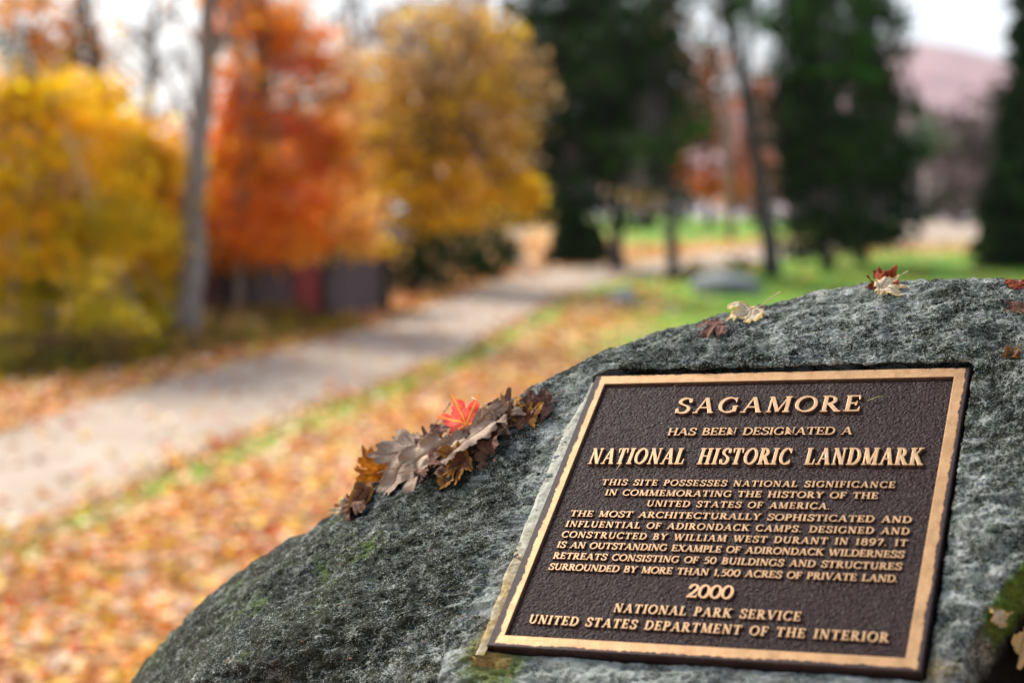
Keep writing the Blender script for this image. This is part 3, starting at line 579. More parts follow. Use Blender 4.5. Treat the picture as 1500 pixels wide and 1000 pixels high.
def glyph_sdf(ch, xs, TK, TN, SL, ST, res):
    wdt, strokes = GL[ch]; wdt *= xs
    nx = int((wdt + .5) / res); ny = int(1.55 / res); gx_ = -.2 + np.arange(nx) * res; gy_ = -.3 + np.arange(ny) * res
    X, Y = np.meshgrid(gx_, gy_); f = np.full(X.shape, 9.); hT, hN = TK / 2, TN / 2
    def seg(a, b, r0, r1, sq=False):
        ax, ay, bx, by = a[0], a[1], b[0], b[1]; dx, dy = bx - ax, by - ay; l2 = dx * dx + dy * dy + 1e-12
        t_ = np.clip(((X - ax) * dx + (Y - ay) * dy) / l2, 0, 1); return np.hypot(X - ax - t_ * dx, Y - ay - t_ * dy) - (r0 + (r1 - r0) * t_)
    def boxd(cx, cy, hx, hy, r=.012):
        qx = np.abs(X - cx) - hx + r; qy = np.abs(Y - cy) - hy + r; return np.hypot(np.maximum(qx, 0), np.maximum(qy, 0)) + np.minimum(np.maximum(qx, qy), 0) - r
    def bar(a, b, hwid):            # flat-ended slanted bar
        ax, ay = a; bx, by = b; L2 = math.hypot(bx - ax, by - ay); ex, ey = (bx - ax) / L2, (by - ay) / L2; cx, cy = (ax + bx) / 2, (ay + by) / 2
        lx = np.abs((X - cx) * ex + (Y - cy) * ey) - L2 / 2; ly = np.abs(-(X - cx) * ey + (Y - cy) * ex) - hwid
        return np.hypot(np.maximum(lx, 0), np.maximum(ly, 0)) + np.minimum(np.maximum(lx, ly), 0)
    K = .05
    def un(f, g, k=K):
        h = np.clip(.5 + .5 * (f - g) / k, 0, 1); return f * (1 - h) + g * h - k * h * (1 - h)
    for s_ in strokes:
        k = s_[0]
        if k == 'v':
            x = s_[1] * xs; f = np.minimum(f, boxd(x, .5, hT, .5)); e = s_[2] if len(s_) > 2 else 'tb'
            if 't' in e: f = un(f, boxd(x, 1 - ST / 2, hT + SL, ST / 2))
            if 'b' in e: f = un(f, boxd(x, ST / 2, hT + SL, ST / 2))
        elif k in ('u', 'u2'):
            x = s_[1] * xs; f = np.minimum(f, boxd(x, .5, hN, .5)); f = un(f, boxd(x, 1 - ST / 2, hN + SL, ST / 2))
            if k == 'u': f = un(f, boxd(x, ST / 2, hN + SL, ST / 2))
        elif k == 'w': f = np.minimum(f, boxd(s_[1] * xs, (s_[2] + s_[3]) / 2, hT if s_[4] else hN, (s_[3] - s_[2]) / 2))
        elif k == 'w2': f = np.minimum(f, boxd((s_[1] + s_[2]) / 2 * xs, s_[3], (s_[2] - s_[1]) / 2 * xs, hN * 1.35))
        elif k == 'd': f = np.minimum(f, np.maximum(bar((s_[1] * xs, s_[2] + (.05 if s_[2] > .9 else 0)), (s_[3] * xs, s_[4] - (.05 if -.1 < s_[4] < .1 else 0)), hT if s_[5] else hN), np.maximum(Y - 1.0, -Y if s_[4] > -.1 else -Y - .2)))
        elif k == 'h':
            y = min(max(s_[3], hN), 1 - hN); f = np.minimum(f, boxd((s_[1] + s_[2]) / 2 * xs, y, (s_[2] - s_[1]) / 2 * xs, hN))
        elif k == 's': y = min(max(s_[2], ST / 2), 1 - ST / 2); f = un(f, boxd(s_[1] * xs, y, SL + hN * 1.3, ST / 2))
        elif k == 'e':
            up = s_[2] < .6 and s_[3] < .7; x = s_[1] * xs; a, b_ = (s_[2], s_[3]) if up else (s_[3], s_[2])
            f = un(f, seg((x - .01, max(a, .04) if up else min(a, .96)), (x + .012, b_), hN * 1.0, hN * .55), .03)
        elif k == 'p': f = np.minimum(f, np.hypot(X - s_[1], Y - s_[2]) - hT * .62 - .02)
        elif k == 'c':
            pts = s_[1] if len(s_[1]) == 23 else catm(s_[1]); pts = [(p[0] * xs, p[1]) for p in pts]
            for a, b_ in zip(pts[:-1], pts[1:]):
                dx, dy = b_[0] - a[0], b_[1] - a[1]; an = math.atan2(dy, dx) - R(158); wv = hN + (hT - hN) * abs(math.sin(an)) ** 1.5
                f = np.minimum(f, seg(a, b_, wv, wv))
    return X, Y, f, wdt
def contours(X, Y, f):
    ny, nx = f.shape; P = {}; S = {}
    def pt(k):
        if k not in P:
            (i, j, h_) = k; i2, j2 = (i, j + 1) if h_ else (i + 1, j); a, b_ = f[i, j], f[i2, j2]; t_ = a / (a - b_); P[k] = (X[i, j] + (X[i2, j2] - X[i, j]) * t_, Y[i, j] + (Y[i2, j2] - Y[i, j]) * t_)
        return k
    ins = f < 0; m = ins[:-1, :-1].astype(int) + 2 * ins[:-1, 1:] + 4 * ins[1:, 1:] + 8 * ins[1:, :-1]
    TB = {1: [('l', 'b')], 2: [('b', 'r')], 3: [('l', 'r')], 4: [('r', 't')], 5: [('l', 'b'), ('r', 't')], 6: [('b', 't')], 7: [('l', 't')], 8: [('t', 'l')], 9: [('t', 'b')], 10: [('t', 'l'), ('b', 'r')], 11: [('t', 'r')], 12: [('r', 'l')], 13: [('r', 'b')], 14: [('b', 'l')]}
    for i, j in zip(*np.nonzero((m > 0) & (m < 15))):
        e = {'b': (i, j, 1), 't': (i + 1, j, 1), 'l': (i, j, 0), 'r': (i, j + 1, 0)}
        for a, b_ in TB[m[i, j]]: S[pt(e[a])] = pt(e[b_])
    loops = []
    while S:
        k0 = next(iter(S)); k = k0; lp = []
        while k in S: lp.append(P[k]); k = S.pop(k)
        if len(lp) > 8: loops.append(np.array(lp))
    return loops
def simplify(lp, eps):
    def rdp(A):
        if len(A) < 3: return [A[0]]
        a, b_ = A[0], A[-1]; d = b_ - a; L2 = np.hypot(*d)
        dist = np.abs((A[:, 0] - a[0]) * d[1] - (A[:, 1] - a[1]) * d[0]) / L2 if L2 > 1e-9 else np.hypot(*(A - a).T)
        i = int(np.argmax(dist))
        if dist[i] < eps or i in (0, len(A) - 1): return [A[0]]
        return rdp(A[:i + 1]) + rdp(A[i:])
    h_ = int(np.argmax(np.hypot(*(lp - lp[0]).T))); o = rdp(lp[:h_ + 1]) + rdp(np.vstack([lp[h_:], lp[:1]])); return np.array(o)
GC = {}
def glyph(ch, style):
    key = (ch, style)
    if key in GC: return GC[key]
    xs, TK, TN, SL, ST, cap, hgt = STY[style]
    X, Y, f, wdt = glyph_sdf(ch, xs, TK, TN, SL, ST, 1 / 60)
    gy2, gx2 = np.gradient(f, 1 / 60); loops = [simplify(l, .0045) for l in contours(X, Y, f)]
    V = []; F = []; mi = []; tops = []; lv = [(.045, -.25 * .0008), (.020, hgt * .55), (.006, hgt * .93), (-.010, hgt)]
    for lp in loops:
        j = np.clip(np.round((lp[:, 0] + .2) * 60).astype(int), 0, X.shape[1] - 1); i = np.clip(np.round((lp[:, 1] + .3) * 60).astype(int), 0, X.shape[0] - 1)
        nrm = np.c_[gx2[i, j], gy2[i, j]]; nrm /= np.linalg.norm(nrm, axis=1, keepdims=True) + 1e-9; n_ = len(lp); base = len(V)
        for off, z in lv: V += [(x * cap, y * cap, z) for x, y in lp + nrm * off]
        for k in range(3):
            for a in range(n_):
                b_ = (a + 1) % n_; F.append((base + k * n_ + a, base + k * n_ + b_, base + (k + 1) * n_ + b_, base + (k + 1) * n_ + a)); mi.append(1 if k < 2 else 0)
        tops.append([base + 3 * n_ + a for a in range(n_)])
    flat = [i for tp in tops for i in tp]
    for tr in tessellate_polygon([[Vector((V[i][0], V[i][1], 0)) for i in tp] for tp in tops]):
        f3 = [flat[i] for i in tr]; a, b_, c_ = [V[i] for i in f3]
        if (b_[0] - a[0]) * (c_[1] - a[1]) - (b_[1] - a[1]) * (c_[0] - a[0]) < 0: f3 = f3[::-1]
        F.append(tuple(f3)); mi.append(0)
    GC[key] = (V, F, mi, wdt * cap, None); return GC[key]
def glyph_me(ch, style):
    V, F, mi, wd, me = glyph(ch, style)
    if me is None:
        me = me_py('letter', V, F, [M_BRONZE, M_FLANK]); me.polygons.foreach_set('material_index', mi); me.update(); GC[(ch, style)] = (V, F, mi, wd, me)
    return me
#        xs   thick  thin  serif half, serif thick, cap height, relief
STY = {'title': (1.06, .172, .078, .075, .060, .0262, .0030), 'sub': (1.16, .185, .095, .08, .075, .0120, .0022), 'mark': (.60, .142, .068, .060, .055, .0258, .0030),
       'body': (1.06, .205, .115, .085, .09, .0092, .0019), 'year': (1.0, .20, .10, .05, .06, .0175, .0024), 'foot': (.90, .19, .10, .08, .085, .0118, .0021)}
LINES = [("SAGAMORE", 'title', -.1085, .1150, .1446), ("HAS BEEN DESIGNATED A", 'sub', -.1082, .1120, .1078), ("NATIONAL HISTORIC LANDMARK", 'mark', -.1945, .1950, .0596),
 ("THIS SITE POSSESSES NATIONAL SIGNIFICANCE", 'body', -.168, .171, .0262), ("IN COMMEMORATING THE HISTORY OF THE", 'body', -.1591, .1553, .0100), ("UNITED STATES OF AMERICA.", 'body', -.1036, .107, -.0062),
 ("THE MOST ARCHITECTURALLY SOPHISTICATED AND", 'body', -.1925, .1950, -.0236), ("INFLUENTIAL OF ADIRONDACK CAMPS. DESIGNED AND", 'body', -.1931, .1950, -.0398), ("CONSTRUCTED BY WILLIAM WEST DURANT IN 1897. IT", 'body', -.1930, .1950, -.0559),
 ("IS AN OUTSTANDING EXAMPLE OF ADIRONDACK WILDERNESS", 'body', -.1938, .1940, -.0716), ("RETREATS CONSISTING OF 50 BUILDINGS AND STRUCTURES", 'body', -.1934, .1938, -.0878), ("SURROUNDED BY MORE THAN 1,500 ACRES OF PRIVATE LAND.", 'body', -.1936, .1928, -.1040),
 ("2000", 'year', -.0240, .0262, -.1350), ("NATIONAL PARK SERVICE", 'foot', -.0998, .1028, -.1592), ("UNITED STATES DEPARTMENT OF THE INTERIOR", 'foot', -.1926, .1937, -.1800)]
n_letters = 0; left = MB(); left_mi = []
order = [0, 1, 2, 12, 13, 14, 11, 10, 9, 8, 7, 6, 5, 4, 3]
for li in order:
    txt, sty, x0, x1, yb = LINES[li]; cap = STY[sty][5]
    sp_w = {'title': .5, 'mark': .46}.get(sty, .50) * cap * (STY[sty][0] if sty != 'mark' else 1)
    nat = sum(sp_w if c_ == ' ' else glyph(c_, sty)[3] for c_ in txt); ng = len(txt) - 1
    extra = (x1 - x0 - nat) / ng; sc = 1.0
    lo = -.06 * cap
    if extra < lo: sc = (x1 - x0 - lo * ng) / nat; extra = lo
    if extra > .16 * cap and sty == 'body': sc = min((x1 - x0 - .10 * cap * ng) / nat, 1.12); extra = (x1 - x0 - nat * sc) / ng
    x = x0; cnt = sum(c_ != ' ' for c_ in txt); single = n_letters + cnt <= 300
    for c_ in txt:
        if c_ == ' ': x += sp_w * sc + extra; continue
        zr = -.0034; wd = glyph(c_, sty)[3]
        if single:
            o = link('letter', glyph_me(c_, sty), plaque, (x, yb + rnd.uniform(-.00012, .00012), zr)); o.scale = (sc, 1, 1); n_letters += 1
        else:
            V, F, mi, _, _ = glyph(c_, sty); left.add([(x + p[0] * sc, yb + p[1], p[2] + zr) for p in V], F); left_mi += mi
        x += wd * sc + extra
if left.V:
    o = left.obj('raised_lettering', [M_BRONZE, M_FLANK], plaque); o.data.polygons.foreach_set('material_index', left_mi); o.data.update(); o['kind'] = 'stuff'

# ------------------------------------------------------------------ leaves resting on the boulder
MAP = [(0, 1.0), (9, .80), (16, .78), (24, .56), (30, .53), (36, .73), (46, .93), (54, .72), (64, .66), (76, .50), (86, .54), (98, .62), (112, .40), (130, .30), (155, .20), (172, .13), (180, .03)]
OVA = [(0, 1.0), (8, .86), (20, .68), (40, .48), (60, .39), (90, .34), (120, .34), (150, .30), (180, .18)]
def leaf_material(name, c1, c2, edge, vein, trans=.0):
    t = NT(name); v = t.coord(kind='Object'); r_ = t.attr('rim', 'Fac'); ve = t.attr('vein', 'Fac'); n = t.noise(v, 60, 5, .7); n2 = t.noise(v, 260, 4, .7)
    c = t.mix(t.ramp(n, [(.35, 0.), (.65, 1.)]), c1, c2); c = t.mix(t.ramp(n2, [(.3, .0), (.7, .35)]), c, tuple(x * .45 for x in c1))
    c = t.mix(t.math('MULTIPLY', t.ramp(r_, [(.62, 0.), (1., 1.)]), t.ramp(n, [(.3, .2), (.6, 1.)])), c, edge)
    c = t.mix(t.math('MULTIPLY', ve, .75), c, vein)
    c = t.mix(t.ramp(t.noise(v, 120, 2), [(.69, 0.), (.72, .85)]), c, tuple(x * .25 for x in c1))
    h = t.math('ADD', t.math('MULTIPLY', ve, -1.2), n2); m = t.fin(c, .8, nrm=t.bump(h, .7, .0014), spec=.15)
    if trans:
        tr = t.n('BsdfTranslucent'); t.L.new(c, tr.inputs[0]); mx = t.n('MixShader'); mx.inputs[0].default_value = trans
        t.L.new(t.b.outputs[0], mx.inputs[1]); t.L.new(tr.outputs[0], mx.inputs[2]); t.L.new(mx.outputs[0], t.o.inputs[0])
    return m
LM = {
 'grey': leaf_material('dry grey leaf', (.30, .205, .14), (.46, .36, .27), (.20, .13, .09), (.19, .12, .09)),
 'brown': leaf_material('brown leaf', (.085, .036, .020), (.19, .09, .055), (.07, .03, .02), (.25, .14, .09)),
 'mauve': leaf_material('mauve brown leaf', (.15, .065, .045), (.27, .14, .105), (.08, .035, .02), (.10, .05, .035)),
 'yedge': leaf_material('brown leaf yellow rim', (.12, .045, .025), (.24, .10, .05), (.42, .20, .02), (.09, .04, .02)),
 'rust': leaf_material('rust orange leaf', (.42, .13, .012), (.60, .24, .02), (.25, .07, .01), (.15, .05, .01), .3),
 'red': leaf_material('red and yellow leaf', (.80, .07, .06), (.88, .17, .13), (.80, .06, .06), (.95, .50, .04), .55),
 'cream': leaf_material('cream leaf', (.52, .42, .29), (.66, .56, .42), (.62, .40, .06), (.36, .26, .16), .2),
 'deepred': leaf_material('deep red leaf', (.24, .04, .015), (.42, .09, .02), (.14, .02, .01), (.10, .03, .02), .2),
 'tan': leaf_material('tan yellow leaf', (.58, .36, .14), (.68, .46, .20), (.50, .30, .12), (.46, .26, .09), .2),
}
t = NT('leaf stalk'); M_STALK = t.fin(t.ramp(t.noise(t.coord(), 90, 2), [(.3, (.07, .03, .02)), (.7, (.24, .11, .06))]), .6)
t = NT('pale stalk'); M_STALKP = t.fin((.5, .34, .16), .6)
def leaf_blade(shape, size, curl, cup, fold, wav, seed, mat, lift=0):
    A = MAP if shape == 'maple' else OVA; rg = np.random.default_rng(seed)
    nth = 168; nr = 15; th = np.linspace(-180, 180, nth, endpoint=False); aa = np.array([a for a, _ in A], float); rv = np.array([r for _, r in A], float)
    jl, jr = rg.uniform(.85, 1.12, len(aa)), rg.uniform(.85, 1.12, len(aa))
    rad = np.where(th >= 0, np.interp(np.abs(th), aa, rv * jr), np.interp(np.abs(th), aa, rv * jl))
    ser = (np.abs(((th / 360 * (31 if shape == 'maple' else 44) + rg.uniform()) % 1) - .5) * 2); rad = rad * (1 - (.16 if shape == 'maple' else .07) * ser) * (1 + .04 * perlin(np.c_[th * .13, th * 0 + seed, th * 0]))
    rho = np.linspace(.0, 1, nr + 1)[1:] ** .9; thr = np.radians(th); rr2 = rad[:, None] * rho[None]
    x = np.sin(thr)[:, None] * rr2; y = np.cos(thr)[:, None] * rr2 
    ax = [0, 46, -46, 98, -98] if shape == 'maple' else [0]
    ve = np.zeros_like(x); 
    for a in ax:
        da = R(a); s_ = x * math.sin(da) + y * math.cos(da); p_ = np.abs(x * math.cos(da) - y * math.sin(da)); ve = np.maximum(ve, np.exp(-(p_ / (.016 + .01 * (1 - rho))) ** 2) * (s_ > 0))
        k_ = np.abs(((s_ - p_ * .9) / .16) % 1 - .5) * 2; ve = np.maximum(ve, .55 * sstep(.82, 1, k_) * (p_ < .26) * (s_ > 0) * (shape != 'maple' or True) * np.exp(-p_ * 5))
    z = fold * np.abs(x) + cup * (x * x + (y - .35) ** 2) + curl * (y - .2) ** 3 + wav * (.6 * perlin(np.c_[x.ravel() * 2.6, y.ravel() * 2.6, x.ravel() * 0 + seed * 1.7]).reshape(x.shape) + .35 * perlin(np.c_[x.ravel() * 6.5, y.ravel() * 6.5, x.ravel() * 0 + seed]).reshape(x.shape) * rho[None] ** 2) - .015 * ve
    V = np.vstack([[0, 0, wav * .0], np.stack([x, y, z], -1).reshape(-1, 3)]) * size; idx_ = 1 + np.arange(nth * nr).reshape(nth, nr)
    F4 = [tuple(f) for f in np.stack([idx_[:, :-1], np.roll(idx_, -1, 0)[:, :-1], np.roll(idx_, -1, 0)[:, 1:], idx_[:, 1:]], -1).reshape(-1, 4).tolist()]
    F3 = [(0, int(idx_[(i + 1) % nth, 0]), int(idx_[i, 0])) for i in range(nth)]
    me = me_py('blade', V.tolist(), F4 + F3, mat, True)
    for nme, arr in (('rim', np.r_[0, np.repeat(rho[None], nth, 0).ravel()]), ('vein', np.r_[1, ve.ravel()])):
        a = me.attributes.new(nme, 'FLOAT', 'POINT'); a.data.foreach_set('value', arr.astype(np.float32))
    return me
def put_leaf(px, py, size, ang, mat, label, shape='maple', tip=0., roll=0., curl=-.2, cup=-.15, fold=.1, wav=.16, lift=.004, stalk=.7, skind=0, group='leaves resting on the boulder', cat='leaf', sb=(.3, .25), name='maple_leaf', level=None):
    """ang: where the tip points in the picture, degrees anticlockwise from right; tip/roll: tilt off the stone in degrees"""
    global _seed; _seed += 1
    level = (.5 if group != PG else .15) if level is None else level
    d = ray(px, py); hit = BVH.ray_cast(Vector(CPOS), Vector(d))
    k = 0
    while hit[0] is None and k < 60: k += 1; d = ray(px, py + 2 * k); hit = BVH.ray_cast(Vector(CPOS), Vector(d))
    p, n = hit[0], hit[1]
    acc = Vector((0, 0, 0))
    for ox, oy in ((0, 0), (10, 2), (-10, 2), (0, 8), (5, 10), (-5, 6)):
        h2 = BVH.ray_cast(Vector(CPOS), Vector(ray(px + ox, py + 2 * k + oy)))
        if h2[0] is not None: acc += h2[1] if h2[1].dot(Vector(d)) < 0 else -h2[1]
    n = (acc.normalized() * (1 - level) + Vector((0, 0, 1)) * level).normalized(); a = R(ang); img = Vector(CR * math.cos(a) + CU * math.sin(a)); vd = Vector(ray(px, py))
    y_ = n.cross(vd.cross(img)).normalized(); y_ = -y_ if y_.dot(img) < 0 else y_; x_ = y_.cross(n).normalized(); M = Matrix((x_, y_, n)).transposed()
    M = M @ Matrix.Rotation(R(tip), 3, 'X') @ Matrix.Rotation(R(roll), 3, 'Y')
    size = size * (.66 if group != PG else .78); wav = wav * 1.9; curl = curl * 1.6; lift = lift * .62
    root = empty(name, (0, 0, 0), label, cat, group)
    # the pixel marks the middle of the blade: shift the base back along its length
    base = p + n * lift - (M @ Vector((0, size * .42, 0)))
    if tip > 40: base = p + n * lift
    root.matrix_world = Matrix.Translation(base) @ M.to_4x4()
    link('blade', leaf_blade(shape, size, curl, cup, fold, wav, _seed, LM[mat]), root)
    if stalk:
        L2 = size * stalk; pts = [(0, .06 * size, .0005), (0, 0, .0006), (sb[0] * L2 * .2, -L2 * .35, L2 * sb[1] * .35), (sb[0] * L2 * .6, -L2 * .7, L2 * sb[1] * .8), (sb[0] * L2, -L2, L2 * sb[1])]
        V, F = tube(pts, [.0005, .0008, .0006, .0006, .001], 6); link('stalk', me_py('stalk', V, F, M_STALKP if skind else M_STALK, True), root)
    return root
_seed = 3
PG = 'leaves drifted in a pile on the boulder edge'
PG = 'leaves drifted in a pile on the boulder edge'
put_leaf(655, 655, .110, 40, 'brown', 'dark brown leaf lying flat underneath the middle of the leaf pile', tip=4, lift=.004, group=PG, stalk=0)
put_leaf(600, 690, .100, 222, 'brown', 'dark leaf hidden beneath the big grey leaf in the pile', tip=2, lift=.003, group=PG, stalk=0)
put_leaf(742, 612, .090, 30, 'brown', 'brown crumpled leaf below the long grey strip near the top of the pile', tip=3, lift=.004, group=PG, stalk=.5)
put_leaf(516, 752, .062, 235, 'brown', 'small reddish brown curled leaf at the bottom end of the pile', tip=-6, roll=15, lift=.008, group=PG, fold=.3, cup=-.5, stalk=0)
put_leaf(527, 735, .052, 240, 'yedge', 'narrow brown leaf with orange rim behind the big grey leaf', 'ovate', tip=8, roll=-25, lift=.014, group=PG, fold=.4, stalk=0)
put_leaf(508, 722, .046, 120, 'cream', 'small cream leaf tip sticking up at the lower end of the pile', tip=35, roll=20, lift=.006, group=PG, stalk=0)
put_leaf(502, 733, .040, 160, 'deepred', 'small rusty leaf against the blurred ground at the lower end of the pile', tip=20, lift=.005, group=PG, stalk=0)
put_leaf(560, 682, .070, 85, 'rust', 'crinkled rust orange leaf standing up behind the big grey leaf', tip=62, roll=10, lift=.006, wav=.4, group=PG, stalk=0, curl=-.3)
put_leaf(622, 655, .070, 35, 'mauve', 'pinkish brown leaf behind the crossing stalks', 'ovate', tip=22, roll=-20, lift=.016, group=PG, stalk=.7, fold=.35)
put_leaf(655, 632, .070, 32, 'mauve', 'rolled mauve leaf just left of the red leaf', 'ovate', tip=22, roll=-30, lift=.018, group=PG, stalk=.6, fold=.5, sb=(.2, .8))
put_leaf(634, 668, .085, 28, 'grey', 'grey folded leaf below the crossing stalks', 'ovate', tip=6, roll=10, lift=.014, group=PG, stalk=.6, fold=.3, sb=(0, .6))
put_leaf(712, 640, .125, 33, 'grey', 'long folded grey leaf running up the middle of the pile', 'ovate', tip=5, roll=-4, lift=.018, group=PG, stalk=.35, fold=.45)
put_leaf(741, 628, .070, 300, 'grey', 'torn grey leaf hanging down at the right of the long grey leaf', tip=-10, roll=12, lift=.018, group=PG, stalk=.6, skind=1, wav=.25)
put_leaf(667, 686, .056, 215, 'yedge', 'brown leaf with a yellow edge right of the big grey leaf', tip=2, roll=-14, lift=.009, group=PG, fold=.25, stalk=0, cup=.3)
put_leaf(655, 706, .055, 225, 'yedge', 'slim brown leaf blade lying under the yellow-edged leaf', 'ovate', tip=-4, roll=30, lift=.006, group=PG, fold=.3, stalk=0)
put_leaf(716, 664, .056, 250, 'mauve', 'small folded mauve leaf on bare stone below the pile', tip=-4, roll=18, lift=.008, group=PG, fold=.5, stalk=.6, skind=1)
put_leaf(705, 672, .045, 190, 'brown', 'little dark leaf beside the small folded mauve leaf', tip=0, roll=-20, lift=.004, group=PG, fold=.5, stalk=0)
put_leaf(588, 702, .118, 216, 'grey', 'large pale grey toothed leaf lying in front of the pile', tip=-14, roll=-12, lift=.026, group=PG, wav=.11, cup=-.22, stalk=.8, fold=.16, sb=(.12, .02), level=.5)
put_leaf(776, 602, .066, 48, 'yedge', 'curled orange brown leaf at the upper end of the pile', tip=24, roll=-30, lift=.010, group=PG, fold=.5, cup=-.6, stalk=.5, sb=(.2, .9))
put_leaf(797, 592, .060, 60, 'brown', 'cupped brown leaf at the topmost end of the pile', tip=24, roll=26, lift=.010, group=PG, fold=.4, cup=-.5, stalk=0)
put_leaf(765, 618, .056, 35, 'brown', 'dark crumpled leaf wedged between grey and orange leaves near the top of the pile', tip=14, roll=30, lift=.008, group=PG, stalk=.4, wav=.3)
put_leaf(722, 600, .064, 20, 'mauve', 'pale pinkish leaf behind and right of the red leaf', 'ovate', tip=18, roll=-20, lift=.012, group=PG, stalk=0, fold=.4)
put_leaf(690, 632, .058, 94, 'red', 'bright red leaf with yellow veins standing upright on the pile', tip=66, roll=4, lift=.022, group=PG, wav=.12, cup=.1, fold=.12, stalk=0, curl=0)
for k_, (px_, py_, sz_, an_, mt_, shp_, lb_) in enumerate([(640, 684, .05, 20, 'mauve', 'maple', 'crinkled mauve leaf between the big grey leaf and the yellow-edged leaf'), (690, 655, .05, 200, 'brown', 'maple', 'dark crumpled leaf under the red leaf'),
    (730, 640, .045, 250, 'mauve', 'ovate', 'small rolled leaf under the long folded grey leaf'), (752, 606, .05, 60, 'yedge', 'maple', 'orange brown crumpled leaf against the grey one near the top of the pile'), (548, 720, .05, 230, 'brown', 'ovate', 'dark leaf edge showing below the rust orange leaf'),
    (610, 662, .045, 60, 'brown', 'ovate', 'narrow dark leaf standing between the rust orange leaf and the stalks'), (790, 604, .04, 210, 'mauve', 'maple', 'crumpled pinkish scrap at the very top of the pile')]):
    put_leaf(px_, py_, sz_, an_, mt_, lb_, shp_, tip=10 + 9 * (k_ % 3), roll=(-20, 14, 25)[k_ % 3], lift=.012, group=PG, wav=.28, fold=.4, cup=-.5, stalk=(.8, 0)[k_ % 2], sb=(.2, .5))
G2 = 'single leaves on the boulder top'
put_leaf(1043, 489, .060, 200, 'mauve', 'mauve brown leaf on the stone above the top left of the plaque', tip=-6, roll=-4, lift=.010, group=G2, fold=.3, cup=-.5, stalk=.35)
put_leaf(1084, 467, .070, 195, 'cream', 'cream leaf with yellow rim and long stalk on the boulder edge', tip=-2, roll=6, lift=.010, group=G2, fold=.35, cup=-.3, stalk=.9, skind=1, sb=(.1, .3))
put_leaf(1288, 419, .062, 190, 'deepred', 'deep red crumpled leaf on top of the boulder edge', tip=4, roll=-14, lift=.012, group=G2, wav=.5, stalk=.5, skind=1)
put_leaf(1310, 424, .060, 10, 'cream', 'pale tan leaf lying in front of the deep red crumpled leaf', tip=-6, roll=-4, lift=.007, group=G2, fold=.2, stalk=0)
put_leaf(1492, 417, .035, 10, 'deepred', 'small red leaf scrap at the very top right of the boulder', tip=4, lift=.004, group=G2, stalk=0)
put_leaf(1499, 452, .050, 80, 'brown', 'reddish brown leaf at the right edge above the plaque corner', tip=10, roll=20, lift=.006, group=G2, stalk=0)
put_leaf(1487, 517, .032, 40, 'yedge', 'small curled brown scrap right of the plaque top corner', tip=18, roll=20, lift=.003, group=G2, stalk=0, wav=.4)
put_leaf(1490, 945, .100, 250, 'tan', 'yellow tan maple leaf in the mossy crevice at the lower right', tip=12, roll=10, lift=.016, group=G2, stalk=.3, wav=.12)
put_leaf(1462, 900, .030, 100, 'cream', 'small pale leaf scrap above the yellow tan leaf in the crevice', tip=14, lift=.004, group=G2, stalk=0, wav=.3)

# small things lying on the plaque
def sliver(name, a, b, r, mat, label, cat, bend=.002):
    A = np.r_[unp(*a, .0)[:2], -.001]; Bq = np.r_[unp(*b, .0)[:2], -.001]; m_ = (A + Bq) / 2 + [bend, bend, .0015]
    V, F = tube([p2w(A), p2w(m_), p2w(Bq)], [r * .5, r, r * .4], 6); o = link(name, me_py(name, V, F, mat, True)); tag(o, label, cat); return o
M_GRN = m_plain('green stem', (.18, .22, .07), (.3, .32, .12), 40, .6)
sliver('grass_stem', (1270, 586), (1296, 580), .0006, M_GRN, 'thin green grass stem on the plaque right of the title', 'stem')
sliver('pine_needle', (901, 689), (910, 676), .0006, M_STALKP, 'pale needle lying across the lettering at the left of the plaque', 'needle')
sliver('pine_needle', (982, 570), (992, 562), .0004, M_STALK, 'fine brown needle on the field above the title', 'needle')
mb = MB()
for _ in range(70):
    u0, v0 = rnd.uniform(-.2, .2), rnd.uniform(-.19, .19); s_ = rnd.uniform(.0003, .0008); a = [rnd.uniform(.7, 1.3) for _ in range(6)]
    P = np.array([(s_ * a[0], 0, 0), (-s_ * a[1], 0, 0), (0, s_ * a[2], 0), (0, -s_ * a[3], 0), (0, 0, s_ * a[4]), (0, 0, -s_ * .4)]) + [u0, v0, -.0030]
    mb.add(p2w(P), [(0, 2, 4), (2, 1, 4), (1, 3, 4), (3, 0, 4), (2, 0, 5), (1, 2, 5), (3, 1, 5), (0, 3, 5)])
tag(mb.obj('crumbs', m_plain('crumbs', (.18, .09, .04), (.5, .36, .22), 300, .8)), 'tiny brown crumbs scattered over the plaque', 'debris', kind='stuff')
mb = MB(); Tw = []
for _ in range(90):
    px_, py_ = rnd.uniform(260, 830), rnd.uniform(600, 990); d = ray(px_, py_); h_ = BVH.ray_cast(Vector(CPOS), Vector(d))
    if h_[0] is None or h_[2] is None: continue
    p = np.array(h_[0]) + np.array([0, 0, .0008]); s_ = rnd.uniform(.0006, .002); A = rng.normal(size=(3, 3)) * s_
    mb.add([p + A[0], p + A[1], p + A[2], p + np.array([0, 0, s_])], [(0, 1, 2), (0, 1, 3), (1, 2, 3), (2, 0, 3)])
tag(mb.obj('leaf_crumbs', m_plain('leaf crumbs', (.14, .06, .03), (.42, .22, .10), 120, .8)), 'brown crumbs of broken leaf on the stone left of the plaque', 'debris', kind='stuff')
